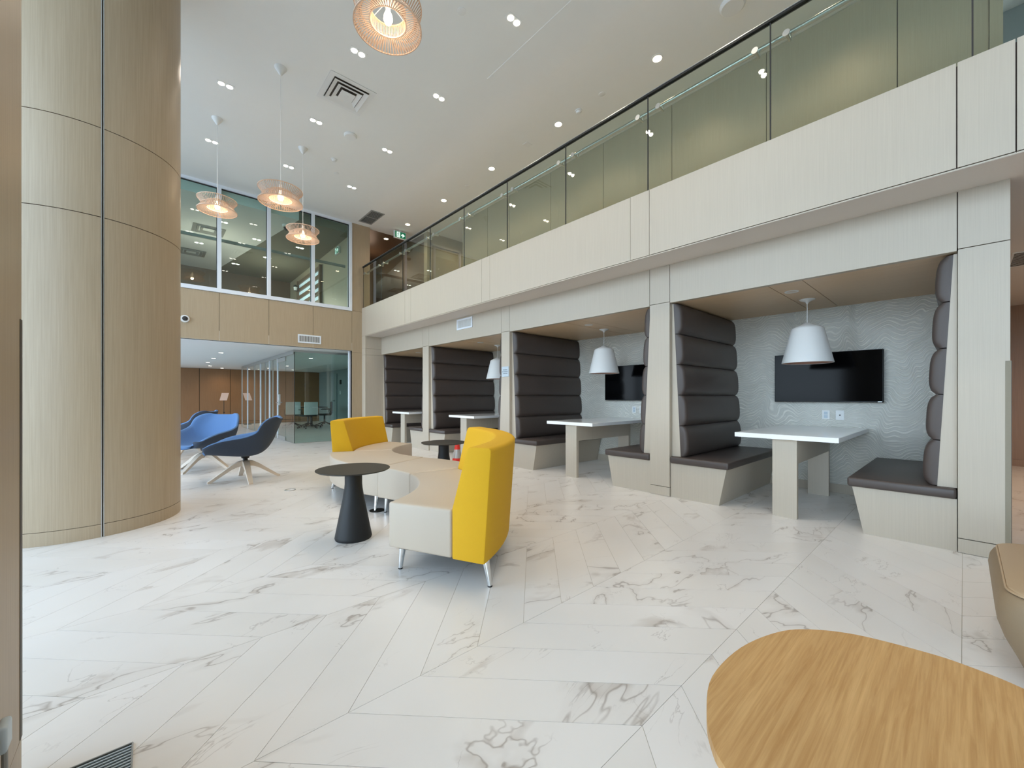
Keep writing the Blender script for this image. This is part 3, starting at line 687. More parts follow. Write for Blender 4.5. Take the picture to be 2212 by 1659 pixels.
for i, (y0, y1) in enumerate(BAYS):
    lr = 'dark brown padded bench on the right side of the %s' % names[i]
    ll = 'dark brown padded bench on the left side of the %s' % names[i]
    if i == 0:
        bR.location = (XW, y0, 0); bR['label'] = lr; bL.location = (XW, y1, 0); bL['label'] = ll
    else:
        dup(bR, (XW, y0, 0), lr, kids=kR); dup(bL, (XW, y1, 0), ll, kids=kL)
tb = thing('booth_table', '', 'table', (XW, 0, 0), 'white-topped booth tables')
obj('tabletop', MB().box(XW - 0.0, XB - 0.05, -0.42, 0.42, 0.745, 0.79, bev=0.004), 'white_stone', tb)
for x in (XW + 0.06, XB - 0.30):
    obj('leg', MB().box(x, x + 0.05, -0.10, 0.10, 0.0, 0.7445), 'veneer', tb)
obj('apron', MB().box(XW + 0.1105, XB - 0.3005, -0.099, -0.06, 0.52, 0.7445), 'veneer', tb)
kT = tree(tb)
pd = thing('dome_pendant', '', 'lamp', (5.45, 0, 2.232), 'white pendant lamps in the booths')
obj('canopy', MB().lathe([(0, 0), (0.075, 0), (0.073, -0.006), (0.02, -0.03), (0.008, -0.05), (0, -0.05)], (5.45, 0, 2.232), 24), 'white', pd, True)
obj('cord', MB().cyl((5.45, 0, 1.96), (5.45, 0, 2.19), 0.004, seg=8), 'white', pd)
sh = obj('shade', MB().lathe([(0, 1.975), (0.02, 1.972), (0.07, 1.945), (0.140, 1.915), (0.152, 1.900), (0.240, 1.525), (0.236, 1.523), (0.232, 1.527)], (5.45, 0, 0), 40), 'white', pd, True)
obj('lining', MB().lathe([(0.2318, 1.5275), (0.146, 1.897), (0.135, 1.908), (0, 1.955)], (5.45, 0, 0), 40), 'copper', pd, True)
obj('bulb', MB().lathe([(0, 1.70), (0.03, 1.715), (0.04, 1.75), (0.03, 1.79), (0.016, 1.83), (0.016, 1.95), (0, 1.95)], (5.45, 0, 0), 16), 'white', pd, True)
kP = tree(pd)
tv = thing('wall_television', '', 'television', (XB, 0, 1.385), 'televisions on the booth back walls')
obj('casing', MB().box(XB - 0.07, XB - 0.001, -0.525, 0.525, 1.085, 1.685, bev=0.004), 'black', tv)
obj('screen', MB().box(XB - 0.0735, XB - 0.0702, -0.518, 0.518, 1.100, 1.679), 'screen', tv)
obj('badge', MB().box(XB - 0.0735, XB - 0.0702, -0.515, -0.48, 1.0885, 1.0965), 'steel', tv)
kV = tree(tv)
ou = thing('duplex_outlet', '', 'outlet', (XB, 0, 0.93), 'power outlets in the booths')
obj('plate', MB().box(XB - 0.006, XB - 0.0005, -0.038, 0.038, 0.875, 0.985, bev=0.002), 'white', ou)
obj('socket', MB().box(XB - 0.0085, XB - 0.006, -0.018, 0.018, 0.933, 0.968), 'sign_plate', ou); obj('socket', MB().box(XB - 0.0085, XB - 0.006, -0.018, 0.018, 0.892, 0.927), 'sign_plate', ou)
kO = tree(ou)
dp = thing('data_plate', '', 'outlet', (XB, 0, 0.93), 'data plates in the booths')
obj('plate', MB().box(XB - 0.006, XB - 0.0005, -0.04, 0.04, 0.873, 0.987, bev=0.002), 'white', dp)
obj('jack', MB().box(XB - 0.0085, XB - 0.006, -0.007, 0.007, 0.923, 0.937), 'darkslot', dp)
kD = tree(dp)
rc = thing('unlit_downlight', '', 'lamp', (4.92, 0, 2.232), 'small round downlights in the booth ceilings')
obj('trim_ring', MB().lathe([(0.045, -0.001), (0.062, -0.001), (0.062, -0.006), (0.045, -0.004)], (4.92, 0, 2.232), 24, closed=True), 'white', rc, True)
obj('lens', MB().lathe([(0, -0.003), (0.045, -0.003), (0.045, -0.0015), (0, -0.0015)], (4.92, 0, 2.232), 24), 'lens_dim', rc)
kC = tree(rc)
short = ['nearest booth at the right', 'second booth from the right', 'third booth from the right', 'farthest booth']
for i, (y0, y1) in enumerate(BAYS):
    c = (y0 + y1) / 2; s = short[i]
    lab = {'t': 'white-topped table on beige panel legs in the %s' % s, 'p': 'white cone pendant lamp hanging in the %s' % s, 'v': 'black wall television in the %s' % s,
           'o': 'white duplex outlet under the television of the %s' % s, 'd': 'white data plate under the television of the %s' % s, 'c': 'small round ceiling downlight above the table of the %s' % s}
    if i == 0:
        tb.location = (XW, c, 0); tb['label'] = lab['t']; pd.location = (5.45, 1.16, 2.232); pd['label'] = lab['p']
        tv.location = (XB, 1.12, 1.385); tv['label'] = lab['v']; ou.location = (XB, 1.12, 0.93); ou['label'] = lab['o']
        dp.location = (XB, 0.985, 0.93); dp['label'] = lab['d']; rc.location = (4.92, 1.18, 2.232); rc['label'] = lab['c']
    else:
        dup(tb, (XW, c, 0), lab['t'], kids=kT)
        if i < 3: dup(pd, (5.45, (c + 0.10), 2.232), lab['p'], kids=kP)
        if i < 2:
            dup(tv, (XB, c, 1.385), lab['v'], kids=kV); dup(ou, (XB, c - 0.02, 0.93), lab['o'], kids=kO); dup(dp, (XB, c - 0.16, 0.93), lab['d'], kids=kD)
        dup(rc, (4.92, c, 2.232), lab['c'], kids=kC)

# notice plate on the third pier
sg = thing('notice_plate', 'small pale occupancy notice on the pier between the second and third booths', 'sign', (XW - 0.001, 5.125, 1.57))
obj('plate', MB().box(XW - 0.008, XW - 0.001, 5.035, 5.215, 1.485, 1.655, bev=0.003), 'sign_plate', sg)
def text(body, size, loc, rot, mat, parent, name='lettering', ext=0.0006):
    cu = bpy.data.curves.new(name, 'FONT'); cu.body = body; cu.size = size; cu.align_x = 'CENTER'; cu.align_y = 'CENTER'; cu.extrude = ext
    cu.materials.append(M[mat]); tmp = bpy.data.objects.new(name, cu); C.objects.link(tmp); bpy.context.view_layer.update()
    me = bpy.data.meshes.new_from_object(tmp.evaluated_get(bpy.context.evaluated_depsgraph_get())); bpy.data.objects.remove(tmp)
    o = bpy.data.objects.new(name, me); C.objects.link(o); o.parent = parent
    o.location = Vector(loc) - origin(parent); o.rotation_euler = rot; return o
for k, wd in enumerate(('MAXIMUM', 'OCCUPANCY', '6 PERSONS')):
    text(wd, 0.024, (XW - 0.0088, 5.125, 1.598 - 0.03 * k), (PI / 2, 0, -PI / 2), 'ink', sg)

# ---------------------------------------------------------------- curved sofa island
C1, C2 = (0.77, 3.46), (3.30, 4.60)
def leg_bm(x, y, dx, dy, mb=None, h=0.152):
    mb = mb or MB(); mb.cyl((x + dx, y + dy, 0.006), (x, y, h), 0.013, 0.024, seg=18); return mb
def leg(t, x, y, dx, dy):
    l = obj('leg', leg_bm(x, y, dx, dy), 'chrome', t, True)
    obj('foot_cap', MB().cyl((x + dx, y + dy, 0), (x + dx, y + dy, 0.006), 0.0145, seg=16), 'black', l)
def module(c, a0, a1, back, label):
    am = math.radians((a0 + a1) / 2)
    t = thing('curved_bench', label, 'bench', (c[0] + 1.35 * math.cos(am), c[1] + 1.35 * math.sin(am), 0), 'curved benches of the S-shaped seating')
    r1 = 1.487 if back else 1.75; g = 0.16
    prof = [(1.0, 0.152), (r1, 0.152), (r1, 0.452), (1.0, 0.452)]
    obj('seat', MB().ring_sweep(prof, c, a0 + g, a1 - g, max(6, int((a1 - a0) / 3)), bev=0.016, seg=3), 'cream', t, True)
    if back:
        pb = [(1.493, 0.150), (1.715, 0.150), (1.762, 0.832), (1.745, 0.846), (1.612, 0.846), (1.597, 0.832), (1.493, 0.462)]
        obj('backrest', MB().ring_sweep(pb, c, a0 + g, a1 - g, max(6, int((a1 - a0) / 3)), bev=0.009, seg=2), 'yellow', t, True)
        obj('underframe', MB().ring_sweep([(1.06, 0.140), (1.66, 0.140), (1.66, 0.151), (1.06, 0.151)], c, a0 + 2, a1 - 2, 12), 'darkslot', t)
    else:
        obj('underframe', MB().ring_sweep([(1.06, 0.140), (1.69, 0.140), (1.69, 0.151), (1.06, 0.151)], c, a0 + 2, a1 - 2, 12), 'darkslot', t)
    for a, s in ((a0, 1), (a1, -1)):
        for r, dr in ((1.07, -0.01), (1.69, 0.035)):
            aa = math.radians(a + s * (3.6 if r < 1.5 else 2.6)); x, y = c[0] + r * math.cos(aa), c[1] + r * math.sin(aa)
            leg(t, x, y, dr * math.cos(aa) + s * 0.012 * math.sin(aa), dr * math.sin(aa) - s * 0.012 * math.cos(aa))
module(C1, -65.7, -5.7, True, 'nearest curved grey bench with tall yellow back')
module(C1, -5.5, 24.3, False, 'backless curved grey bench in the middle adjoining the nearest yellow back')
module(C2, 154.6, 204.1, False, 'backless curved grey bench beyond the middle seam, behind the nearer black table')
module(C2, 110.0, 154.4, True, 'far curved grey bench with low yellow back')

def side_table(loc, label):
    t = thing('side_table', label, 'table', loc, 'round black side tables'); z = 0.565
    obj('tabletop', MB().lathe([(0, z - 0.012), (0.272, z - 0.012), (0.285, z - 0.004), (0.285, z), (0, z)], loc, 64), 'tabletop_black', t, True)
    obj('pedestal', MB().lathe([(0, 0), (0.138, 0), (0.143, 0.012), (0.140, 0.03), (0.082, 0.33), (0.071, 0.40), (0.067, 0.44), (0.067, z - 0.0125), (0, z - 0.0125)], loc, 48), 'black', t, True)
side_table((1.245, 3.325, 0), 'round black pedestal table in front of the curved bench')
side_table((2.83, 4.47, 0), 'round black pedestal table behind the curved bench, beside the traffic cone')
dc = obj('floor_box_lid', MB().cyl((1.72, 3.96, 0), (1.72, 3.96, 0.004), 0.075, seg=28), 'tabletop_black')
tag(dc, 'flat round dark floor outlet lid under the curved bench', 'floor box')
dc2 = obj('floor_box_lid', MB().lathe([(0.05, 0.0005), (0.062, 0.0005), (0.062, 0.004), (0.05, 0.004)], (1.30, 5.55, 0), 28, closed=True), 'steel')
tag(dc2, 'thin round floor outlet ring left of the far yellow back', 'floor box')
cn = thing('traffic_cone', 'small red traffic cone with grey band behind the black side table', 'cone', (3.50, 5.15, 0))
cl_ = (3.50, 5.15, 0)
obj('base', MB().box(3.36, 3.64, 5.01, 5.29, 0, 0.02, bev=0.006), 'cone_red', cn)
def cone_r(z): return 0.105 - 0.075 * (z - 0.02) / 0.42
for z0, z1, m in ((0.02, 0.22, 'cone_red'), (0.22, 0.35, 'cone_band'), (0.35, 0.44, 'cone_red')):
    obj('cone_body' if m == 'cone_red' else 'reflective_band', MB().lathe([(0, z0), (cone_r(z0) + (0.001 if m != 'cone_red' else 0), z0), (cone_r(z1) + (0.001 if m != 'cone_red' else 0), z1), (0, z1)], cl_, 28), m, cn, True)

# ---------------------------------------------------------------- blue swivel lounge chairs
def cat(p, n):
    out = []
    for i in range(len(p) - 1):
        p0, p1, p2, p3 = p[max(i - 1, 0)], p[i], p[i + 1], p[min(i + 2, len(p) - 1)]
        for k in range(n):
            t = k / n
            out.append(tuple(0.5 * (2 * b + (c - a) * t + (2 * a - 5 * b + 4 * c - d) * t * t + (3 * b - a - 3 * c + d) * t ** 3) for a, b, c, d in zip(p0, p1, p2, p3)))
    out.append(p[-1]); return out
def lounge_chair():
    t = thing('lounge_chair', '', 'chair', (0, 0, 0), 'blue swivel lounge chairs')
    S = cat([(0.475, 0.405, 0.20, 0.03, -0.07), (0.40, 0.425, 0.29, 0.09, -0.03), (0.20, 0.405, 0.345, 0.17, 0.0), (-0.03, 0.385, 0.37, 0.225, 0.0), (-0.19, 0.42, 0.375, 0.24, 0.03),
             (-0.275, 0.53, 0.37, 0.20, 0.08), (-0.335, 0.67, 0.345, 0.13, 0.10), (-0.385, 0.80, 0.29, 0.055, 0.085), (-0.41, 0.86, 0.20, 0.015, 0.04)], 4)
    mb = MB(); nt = 16; rows = []
    for cx, cz, w, dz, dx in S:
        row = []
        for j in range(nt + 1):
            u = -1 + 2 * j / nt; a = abs(u)
            row.append(mb.bm.verts.new((cx + dx * a ** 2.4, w * math.copysign(a ** 0.72, u), cz + dz * 1.12 * a ** 4.2)))
        rows.append(row)
    for A, B in zip(rows, rows[1:]):
        for j in range(nt): mb.face([A[j], A[j + 1], B[j + 1], B[j]])
    o = obj('seat_shell', mb, ['blue_in', 'blue_out'], t, 'all')
    # make sure the upper side is the inner one
    me = o.data
    if sum(p.normal.z for p in me.polygons) < 0: me.flip_normals()
    sm = o.modifiers.new('thickness', 'SOLIDIFY'); sm.thickness = 0.048; sm.offset = -1; sm.material_offset = 1; sm.material_offset_rim = 0
    ss = o.modifiers.new('smooth', 'SUBSURF'); ss.levels = 1; ss.render_levels = 1
    obj('swivel', MB().cyl((0, 0, 0.262), (0, 0, 0.30), 0.03, seg=16).cyl((0, 0, 0.30), (0, 0, 0.345), 0.045, 0.06, seg=16), 'black', t, True)
    obj('hub', MB().lathe([(0, 0.262), (0.035, 0.262), (0.052, 0.25), (0.055, 0.215), (0, 0.205)], (0, 0, 0), 20), 'ash', t, True)
    for k in range(4):
        a = k * PI / 2; ca, sa = math.cos(a), math.sin(a)
        path = [(0.03, 0.232, 0.040, 0.030), (0.09, 0.222, 0.038, 0.028), (0.16, 0.186, 0.035, 0.025), (0.39, 0.020, 0.026, 0.018), (0.425, 0.002, 0.024, 0.015)]
        mb = MB(); R = []
        for r, z, hw, hh in path:
            R.append([mb.bm.verts.new((r * ca - q * hw * sa, r * sa + q * hw * ca, max(z + p * hh * 1.2, 0.0))) for q, p in ((-1, -1), (1, -1), (1, 1), (-1, 1))])
        for A, B in zip(R, R[1:]):
            for i in range(4): mb.face([A[i], A[(i + 1) % 4], B[(i + 1) % 4], B[i]])
        mb.face(R[0][::-1]); mb.face(R[-1])
        obj('leg', mb, 'ash', t)
    return t
lc = lounge_chair(); kL_ = tree(lc)
lc.location = (1.0, 6.66, 0); lc.rotation_euler[2] = math.radians(163)
lc['label'] = 'nearest blue lounge chair with pale wood star base, seen from its side'
dup(lc, (0.66, 8.03, 0), 'light blue lounge chair showing its inside, behind the nearest blue chair', rotz=math.radians(225), kids=kL_)
dup(lc, (0.62, 10.45, 0), 'farthest blue lounge chair, showing its dark back beside the round column', rotz=math.radians(150), kids=kL_)
for o in children(lc):
    if o.name.split('.')[0] == 'leg': o.rotation_euler[2] = math.radians(17)
ct = thing('coffee_table', 'low round wooden table half hidden behind the round column', 'table', (0.08, 9.45, 0))
obj('tabletop', MB().lathe([(0, 0.40), (0.38, 0.40), (0.39, 0.41), (0.38, 0.425), (0, 0.425)], (0.08, 9.45, 0), 40), 'ash', ct, True)
for k in range(3):
    a = k * 2 * PI / 3 + 0.5
    obj('leg', MB().cyl((0.08 + 0.3 * math.cos(a), 9.45 + 0.3 * math.sin(a), 0), (0.08 + 0.22 * math.cos(a), 9.45 + 0.22 * math.sin(a), 0.3995), 0.016, 0.022, seg=12), 'ash', ct)

# ---------------------------------------------------------------- foreground oak table and taupe ottoman
ok = thing('oak_table', 'large pebble-shaped oak table in the bottom right foreground', 'table', (1.15, 0.02, 0))
ctrl = [(0.81, 0.30), (0.85, 0.34), (0.92, 0.38), (1.05, 0.42), (1.23, 0.415), (1.39, 0.37), (1.48, 0.31), (1.55, 0.21), (1.585, 0.07), (1.585, -0.01), (1.56, -0.10),
        (1.47, -0.24), (1.30, -0.35), (1.08, -0.38), (0.87, -0.31), (0.73, -0.17), (0.68, 0.0), (0.71, 0.17)]
n = len(ctrl); outl = []
for i in range(n):
    p0, p1, p2, p3 = ctrl[i - 1], ctrl[i], ctrl[(i + 1) % n], ctrl[(i + 2) % n]
    for k in range(5):
        t = k / 5
        outl.append(tuple(0.5 * (2 * b + (c - a) * t + (2 * a - 5 * b + 4 * c - d) * t * t + (3 * b - a - 3 * c + d) * t ** 3) for a, b, c, d in zip(p0, p1, p2, p3)))
obj('tabletop', MB().prism(outl, 0.4285, 0.45, bev=0.0015, seg=2), 'oak', ok)
edge = [(1.15 + (x - 1.15) * 0.994, 0.02 + (y - 0.02) * 0.994) for x, y in outl]
obj('edge_band', MB().prism(edge, 0.424, 0.4283), 'ash', ok)
for a in (0.35, 2.3, 4.3):
    obj('leg', MB().cyl((1.15 + 0.32 * math.cos(a), 0.02 + 0.26 * math.sin(a), 0), (1.15 + 0.24 * math.cos(a), 0.02 + 0.2 * math.sin(a), 0.4238), 0.014, 0.022, seg=16), 'ash', ok, True)
ot = thing('ottoman', 'rounded taupe leather ottoman at the right picture edge', 'ottoman', (2.92, -0.48, 0))
def rrect(x0, x1, y0, y1, r, n=6):
    P = []
    for cx, cy, a in ((x1 - r, y1 - r, 0), (x0 + r, y1 - r, 90), (x0 + r, y0 + r, 180), (x1 - r, y0 + r, 270)):
        for k in range(n + 1): P.append((cx + r * math.cos(math.radians(a + 90 * k / n)), cy + r * math.sin(math.radians(a + 90 * k / n))))
    return P
mb = MB(); R = []
for z, ins in ((0.035, 0.085), (0.10, 0.06), (0.18, 0.026), (0.25, 0.006), (0.30, 0.0), (0.345, 0.006), (0.368, 0.016), (0.380, 0.030)):
    R.append([mb.bm.verts.new((x, y, z)) for x, y in rrect(2.43 + ins * 0.9, 3.38 - ins, -0.96 + ins, -0.085 - ins, 0.13)])
for A, B in zip(R, R[1:]):
    for i in range(len(A)): mb.face([A[i], A[(i + 1) % len(A)], B[(i + 1) % len(A)], B[i]])
mb.face(R[0][::-1]); mb.face(R[-1])
obj('body', mb, 'pouf', ot, True)
obj('top_cushion', MB().prism(rrect(2.462, 3.345, -0.925, -0.117, 0.11), 0.3805, 0.392, bev=0.005), 'pouf_top', ot, True, label='lighter tan top')
P = rrect(2.459, 3.348, -0.928, -0.114, 0.112); mb = MB()
for i in range(len(P)): mb.cyl((P[i][0], P[i][1], 0.383), (P[(i + 1) % len(P)][0], P[(i + 1) % len(P)][1], 0.383), 0.0045, seg=6)
obj('piping', mb, 'pouf_top', ot, True)
obj('plinth', MB().prism(rrect(2.60, 3.2, -0.75, -0.22, 0.05), 0, 0.0348), 'black', ot)

# floor grille and plug adaptor at the lower left
fg = thing('floor_grille', 'linear bar floor grille at the lower left corner', 'grille', (-0.16, 1.58, 0))
obj('pan', MB().box(-0.285, -0.042, 1.30, 1.838, 0.0002, 0.0012), 'black', fg)
obj('frame', MB().box(-0.287, -0.038, 1.838, 1.842, 0.0002, 0.005).box(-0.0415, -0.037, 1.30, 1.838, 0.0002, 0.005), 'grey', fg)
y = 1.828
while y > 1.32:
    obj('bar', MB().box(-0.285, -0.042, y - 0.0052, y, 0.0013, 0.005), 'sign_plate', fg); y -= 0.0142
pa = thing('plug_adaptor', 'pale grey plug adaptor low on the tan pier at the left picture edge', 'plug', (-0.289, 1.65, 0.235))
obj('housing', MB().box(-0.2889, -0.268, 1.625, 1.685, 0.24, 0.31, bev=0.008, seg=3), 'sign_plate', pa, True)
obj('cable', MB().cyl((-0.277, 1.655, 0.243), (-0.277, 1.655, 0.03), 0.006, seg=8).cyl((-0.277, 1.655, 0.03), (-0.28, 1.50, 0.008), 0.006, seg=8), 'grey', pa, True)

# ---------------------------------------------------------------- slatted pendants
def slat_pendant(loc, label, zc=ZC):
    t = thing('slatted_pendant', label, 'lamp', loc, 'slatted birch pendant lamps')
    x, y, z = loc; R = 0.262; mb = MB(); n = 66
    def strip(pts, wd):
        for k in range(n):
            a = 2 * PI * k / n; ca, sa = math.cos(a), math.sin(a)
            A = [[mb.bm.verts.new((x + r * ca - q * w * sa, y + r * sa + q * w * ca, z + h)) for q in (-1, 1)] + [mb.bm.verts.new((x + (r - 0.004) * ca - q * w * sa, y + (r - 0.004) * sa + q * w * ca, z + h)) for q in (1, -1)] for (r, h), w in zip(pts, wd)]
            for P_, Q_ in zip(A, A[1:]):
                for i in range(4): mb.face([P_[i], P_[(i + 1) % 4], Q_[(i + 1) % 4], Q_[i]])
    strip([(R, 0.085), (R * 0.89, 0.045), (R * 0.785, 0.0)], (0.0047, 0.0043, 0.0038))
    strip([(R * 0.785, 0.0), (R * 0.89, -0.045), (R, -0.085)], (0.0038, 0.0043, 0.0047))
    strip([(R * 0.98, -0.087), (R * 0.76, -0.066), (R * 0.54, -0.045)], (0.0053, 0.0043, 0.0034))
    strip([(R * 0.54, -0.043), (R * 0.53, 0.0), (R * 0.52, 0.05)], (0.0034, 0.0034, 0.0034))
    obj('slats', mb, 'lamp_wood', t, kind='stuff')
    for r, h in ((R, 0.085), (R * 0.785, 0.0), (R, -0.086), (R * 0.54, -0.044), (R * 0.52, 0.05)):
        obj('ring', MB().lathe([(r - 0.007, h - 0.005), (r + 0.001, h - 0.005), (r + 0.001, h + 0.005), (r - 0.007, h + 0.005)], loc, 64, closed=True), 'lamp_wood', t, True)
    obj('socket', MB().cyl((x, y, z + 0.07), (x, y, z + 0.15), 0.02, seg=12), 'white', t)
    for k in range(3):
        a = k * 2 * PI / 3
        obj('spoke', MB().cyl((x, y, z + 0.13), (x + R * 0.515 * math.cos(a), y + R * 0.515 * math.sin(a), z + 0.05), 0.003, seg=6), 'white', t)
    obj('bulb', MB().lathe([(0, -0.06), (0.024, -0.052), (0.036, -0.025), (0.032, 0.01), (0.018, 0.045), (0.016, 0.07), (0, 0.07)], loc, 20), 'bulb', t, True)
    obj('cord', MB().cyl((x, y, z + 0.15), (x, y, zc - 0.10), 0.0035, seg=6), 'white', t)
    obj('canopy', MB().lathe([(0, -0.001), (0.075, -0.001), (0.072, -0.012), (0.012, -0.105), (0, -0.105)], (x, y, zc), 24), 'white', t, True)
    point((x, y, z - 0.075), 2.2, (1.0, 0.80, 0.56), 0.03)
slat_pendant((1.42, 3.06, 4.175), 'largest slatted birch pendant lamp at the top picture edge')
slat_pendant((1.30, 6.03, 3.80), 'slatted birch pendant lamp hanging between its two smaller-looking neighbours')
slat_pendant((0.80, 7.79, 4.137), 'leftmost slatted birch pendant lamp beside the round column')
slat_pendant((2.01, 7.72, 3.99), 'lowest slatted birch pendant lamp, in front of the upper window mullion')

# ---------------------------------------------------------------- ceiling fittings
def twin(x, y, z, label, mat='lens_white', s=1.0, grp='twin downlights in the high ceiling'):
    t = thing('twin_downlight', label, 'lamp', (x, y, z), grp)
    obj('trim_plate', MB().box(x - 0.10 * s, x + 0.10 * s, y - 0.052 * s, y + 0.052 * s, z - 0.004, z - 0.0005), 'white', t)
    for q in (-0.047, 0.047):
        obj('lens', MB().cyl((x + q * s, y, z - 0.0065), (x + q * s, y, z - 0.0041), 0.036 * s, seg=20), mat, t)
        if z > 5.4: spot((x + q * s, y, z - 0.012), 23, 2.4, 1.0, (1, 0.85, 0.68), 0.03)
tw = [(0.80, 6.88, 'left row, nearest the column'), (0.80, 8.55, 'left row, farther from the camera'), (1.97, 5.11, 'middle row, left of the large pendant lamp'),
      (1.97, 6.83, 'middle row, beyond the square diffuser'), (1.97, 8.52, 'middle row, farthest of that row'), (3.14, 3.47, 'right row, nearest the camera'),
      (3.14, 5.09, 'right row, second from the camera'), (3.14, 6.80, 'right row, third from the camera'), (3.14, 8.48, 'right row, farthest of that row')]
for x, y, l in tw: twin(x, y, ZC, 'lit twin downlight, ' + l)
for x, y, l in ((3.14, 1.8, 'first'), (1.97, 3.45, 'second'), (1.97, 1.8, 'third'), (3.14, 0.1, 'fourth')): twin(x, y, ZC, 'lit twin downlight seen only as the %s reflection pair in the balustrade glass' % l)
for x, y, l in ((1.3, 11.6, 'nearest the leftmost pane'), (2.1, 12.3, 'in the middle'), (1.0, 13.6, 'deep in the room'), (3.1, 12.2, 'near the louvred screen'), (2.6, 13.7, 'on the olive part'), (2.0, 15.0, 'farthest back')):
    twin(x, y, 5.25, 'lit twin downlight in the upper room, ' + l, s=1.1, grp='twin downlights in the upper room')
sg_ = [2.63, 4.32, 6.01, 7.69, 9.37, 10.62]
for i, y in enumerate(sg_):
    z = ZC
    t = thing('round_downlight', ['nearest', 'second', 'third', 'fourth', 'fifth', 'farthest'][i] + ' warm round downlight in the line above the balcony', 'lamp', (4.87, y, z), 'round downlights above the balcony')
    obj('trim_ring', MB().lathe([(0.055, -0.0005), (0.075, -0.0005), (0.075, -0.006), (0.055, -0.004)], (4.87, y, z), 28, closed=True), 'white', t, True)
    obj('lens', MB().cyl((4.87, y, z - 0.004), (4.87, y, z - 0.001), 0.055, seg=24), 'lens_warm', t)
    spot((4.87, y, z - 0.02), 26, 2.5, 0.8)
spot((4.87, 0.95, ZC - 0.02), 26, 2.5, 0.8)
t = thing('round_downlight', 'added unseen downlight brightening the door alcove behind the balustrade', 'lamp', (6.3, 8.8, ZC), 'round downlights above the balcony')
obj('lens', MB().cyl((6.3, 8.8, ZC - 0.004), (6.3, 8.8, ZC - 0.001), 0.055, seg=24), 'lens_warm', t)
spot((6.3, 8.8, ZC - 0.02), 26, 2.7, 0.9)  # added lamp, out of sight, lifts the dark alcove
for x, nm in ((6.4, 'nearer'), (8.8, 'farther')):
    t = thing('passage_downlight', nm + ' warm downlight in the side passage beyond the right pier', 'lamp', (x, -1.4, ZS - 0.004), 'downlights in the side passage')
    obj('lens', MB().cyl((x, -1.4, ZS - 0.009), (x, -1.4, ZS - 0.0045), 0.05, seg=20), 'lens_warm', t)
    spot((x, -1.4, ZS - 0.03), 55, 2.7, 0.9, (1, 0.70, 0.46))
for i, (x, y) in enumerate(((1.41, 12.96), (1.45, 14.98), (1.47, 16.83), (1.70, 18.7), (2.2, 19.9), (3.4, 19.6), (4.6, 19.2), (3.6, 13.0))):
    t = thing('lounge_downlight', 'small round downlight in the low lounge ceiling, ' + ['nearest one', 'second in the row', 'third in the row', 'fourth in the row', 'fifth in the row', 'first inside the glass room', 'second inside the glass room', 'near the front glass'][i], 'lamp', (x, y, ZL), 'downlights in the low lounge ceiling')
    obj('trim_ring', MB().lathe([(0.05, -0.0005), (0.068, -0.0005), (0.068, -0.006), (0.05, -0.004)], (x, y, ZL), 20, closed=True), 'white', t, True)
    obj('lens', MB().cyl((x, y, ZL - 0.004), (x, y, ZL - 0.001), 0.05, seg=18), 'lens_white', t)
    if i in (1, 3, 5, 7, 4): spot((x, y, ZL - 0.03), 14, 2.6, 0.9, (1, 0.80, 0.58))
for x, y, z in ((1.2, 12.6, 5.15), (2.8, 14.0, 5.15)): point((x, y, z - 0.95), 24, (1, 0.88, 0.72), 0.25)
point((4.9, 11.8, 5.0), 4, (1, 0.7, 0.5), 0.15)

df = thing('square_diffuser', 'large square four-way air diffuser in the high ceiling', 'vent', (2.12, 5.93, ZC))
z = ZC
def sqring(cx, cy, a, b, z0, z1, mb=None):
    mb = mb or MB()
    o = [(-a, -a), (a, -a), (a, a), (-a, a)]; i_ = [(-b, -b), (b, -b), (b, b), (-b, b)]
    V = lambda P, z: [mb.bm.verts.new((cx + p[0], cy + p[1], z)) for p in P]
    O, I = V(o, z0), V(i_, z1); O2, I2 = V(o, z0 + 0.004), V(i_, z1 + 0.004)
    for k in range(4):
        j = (k + 1) % 4
        mb.face([O[k], O[j], I[j], I[k]]); mb.face([O2[j], O2[k], I2[k], I2[j]]); mb.face([O[j], O[k], O2[k], O2[j]]); mb.face([I[k], I[j], I2[j], I2[k]])
    return mb
obj('frame', sqring(2.12, 5.93, 0.315, 0.245, z - 0.008, z - 0.006), 'white', df)
obj('backing', MB().box(1.88, 2.36, 5.69, 6.17, z - 0.0012, z - 0.0002), 'guard', df)
for a in (0.235, 0.165): obj('vane', sqring(2.12, 5.93, a, a - 0.052, z - 0.028, z - 0.008), 'white', df)
obj('centre_plate', MB().box(2.025, 2.215, 5.835, 6.025, z - 0.036, z - 0.03).cyl((2.12, 5.93, z - 0.039), (2.12, 5.93, z - 0.036), 0.03, seg=16), 'white', df)
rg = thing('return_grille', 'dark louvred return grille in the ceiling corner beside the far wall', 'vent', (4.02, 9.6, ZC))
obj('frame', MB().box(3.86, 4.19, 9.20, 9.245, z - 0.008, z - 0.0005).box(3.86, 4.19, 9.955, 10.0, z - 0.008, z - 0.0005).box(3.86, 3.89, 9.245, 9.955, z - 0.008, z - 0.0005).box(4.16, 4.19, 9.245, 9.955, z - 0.008, z - 0.0005).box(3.89, 4.16, 9.59, 9.61, z - 0.008, z - 0.0005), 'grey', rg)
obj('backing', MB().box(3.89, 4.16, 9.245, 9.955, z - 0.0015, z - 0.0003), 'darkslot', rg)
for k in range(9): obj('slat', MB().box(3.90 + k * 0.029, 3.908 + k * 0.029, 9.245, 9.955, z - 0.007, z - 0.002), 'grey', rg)
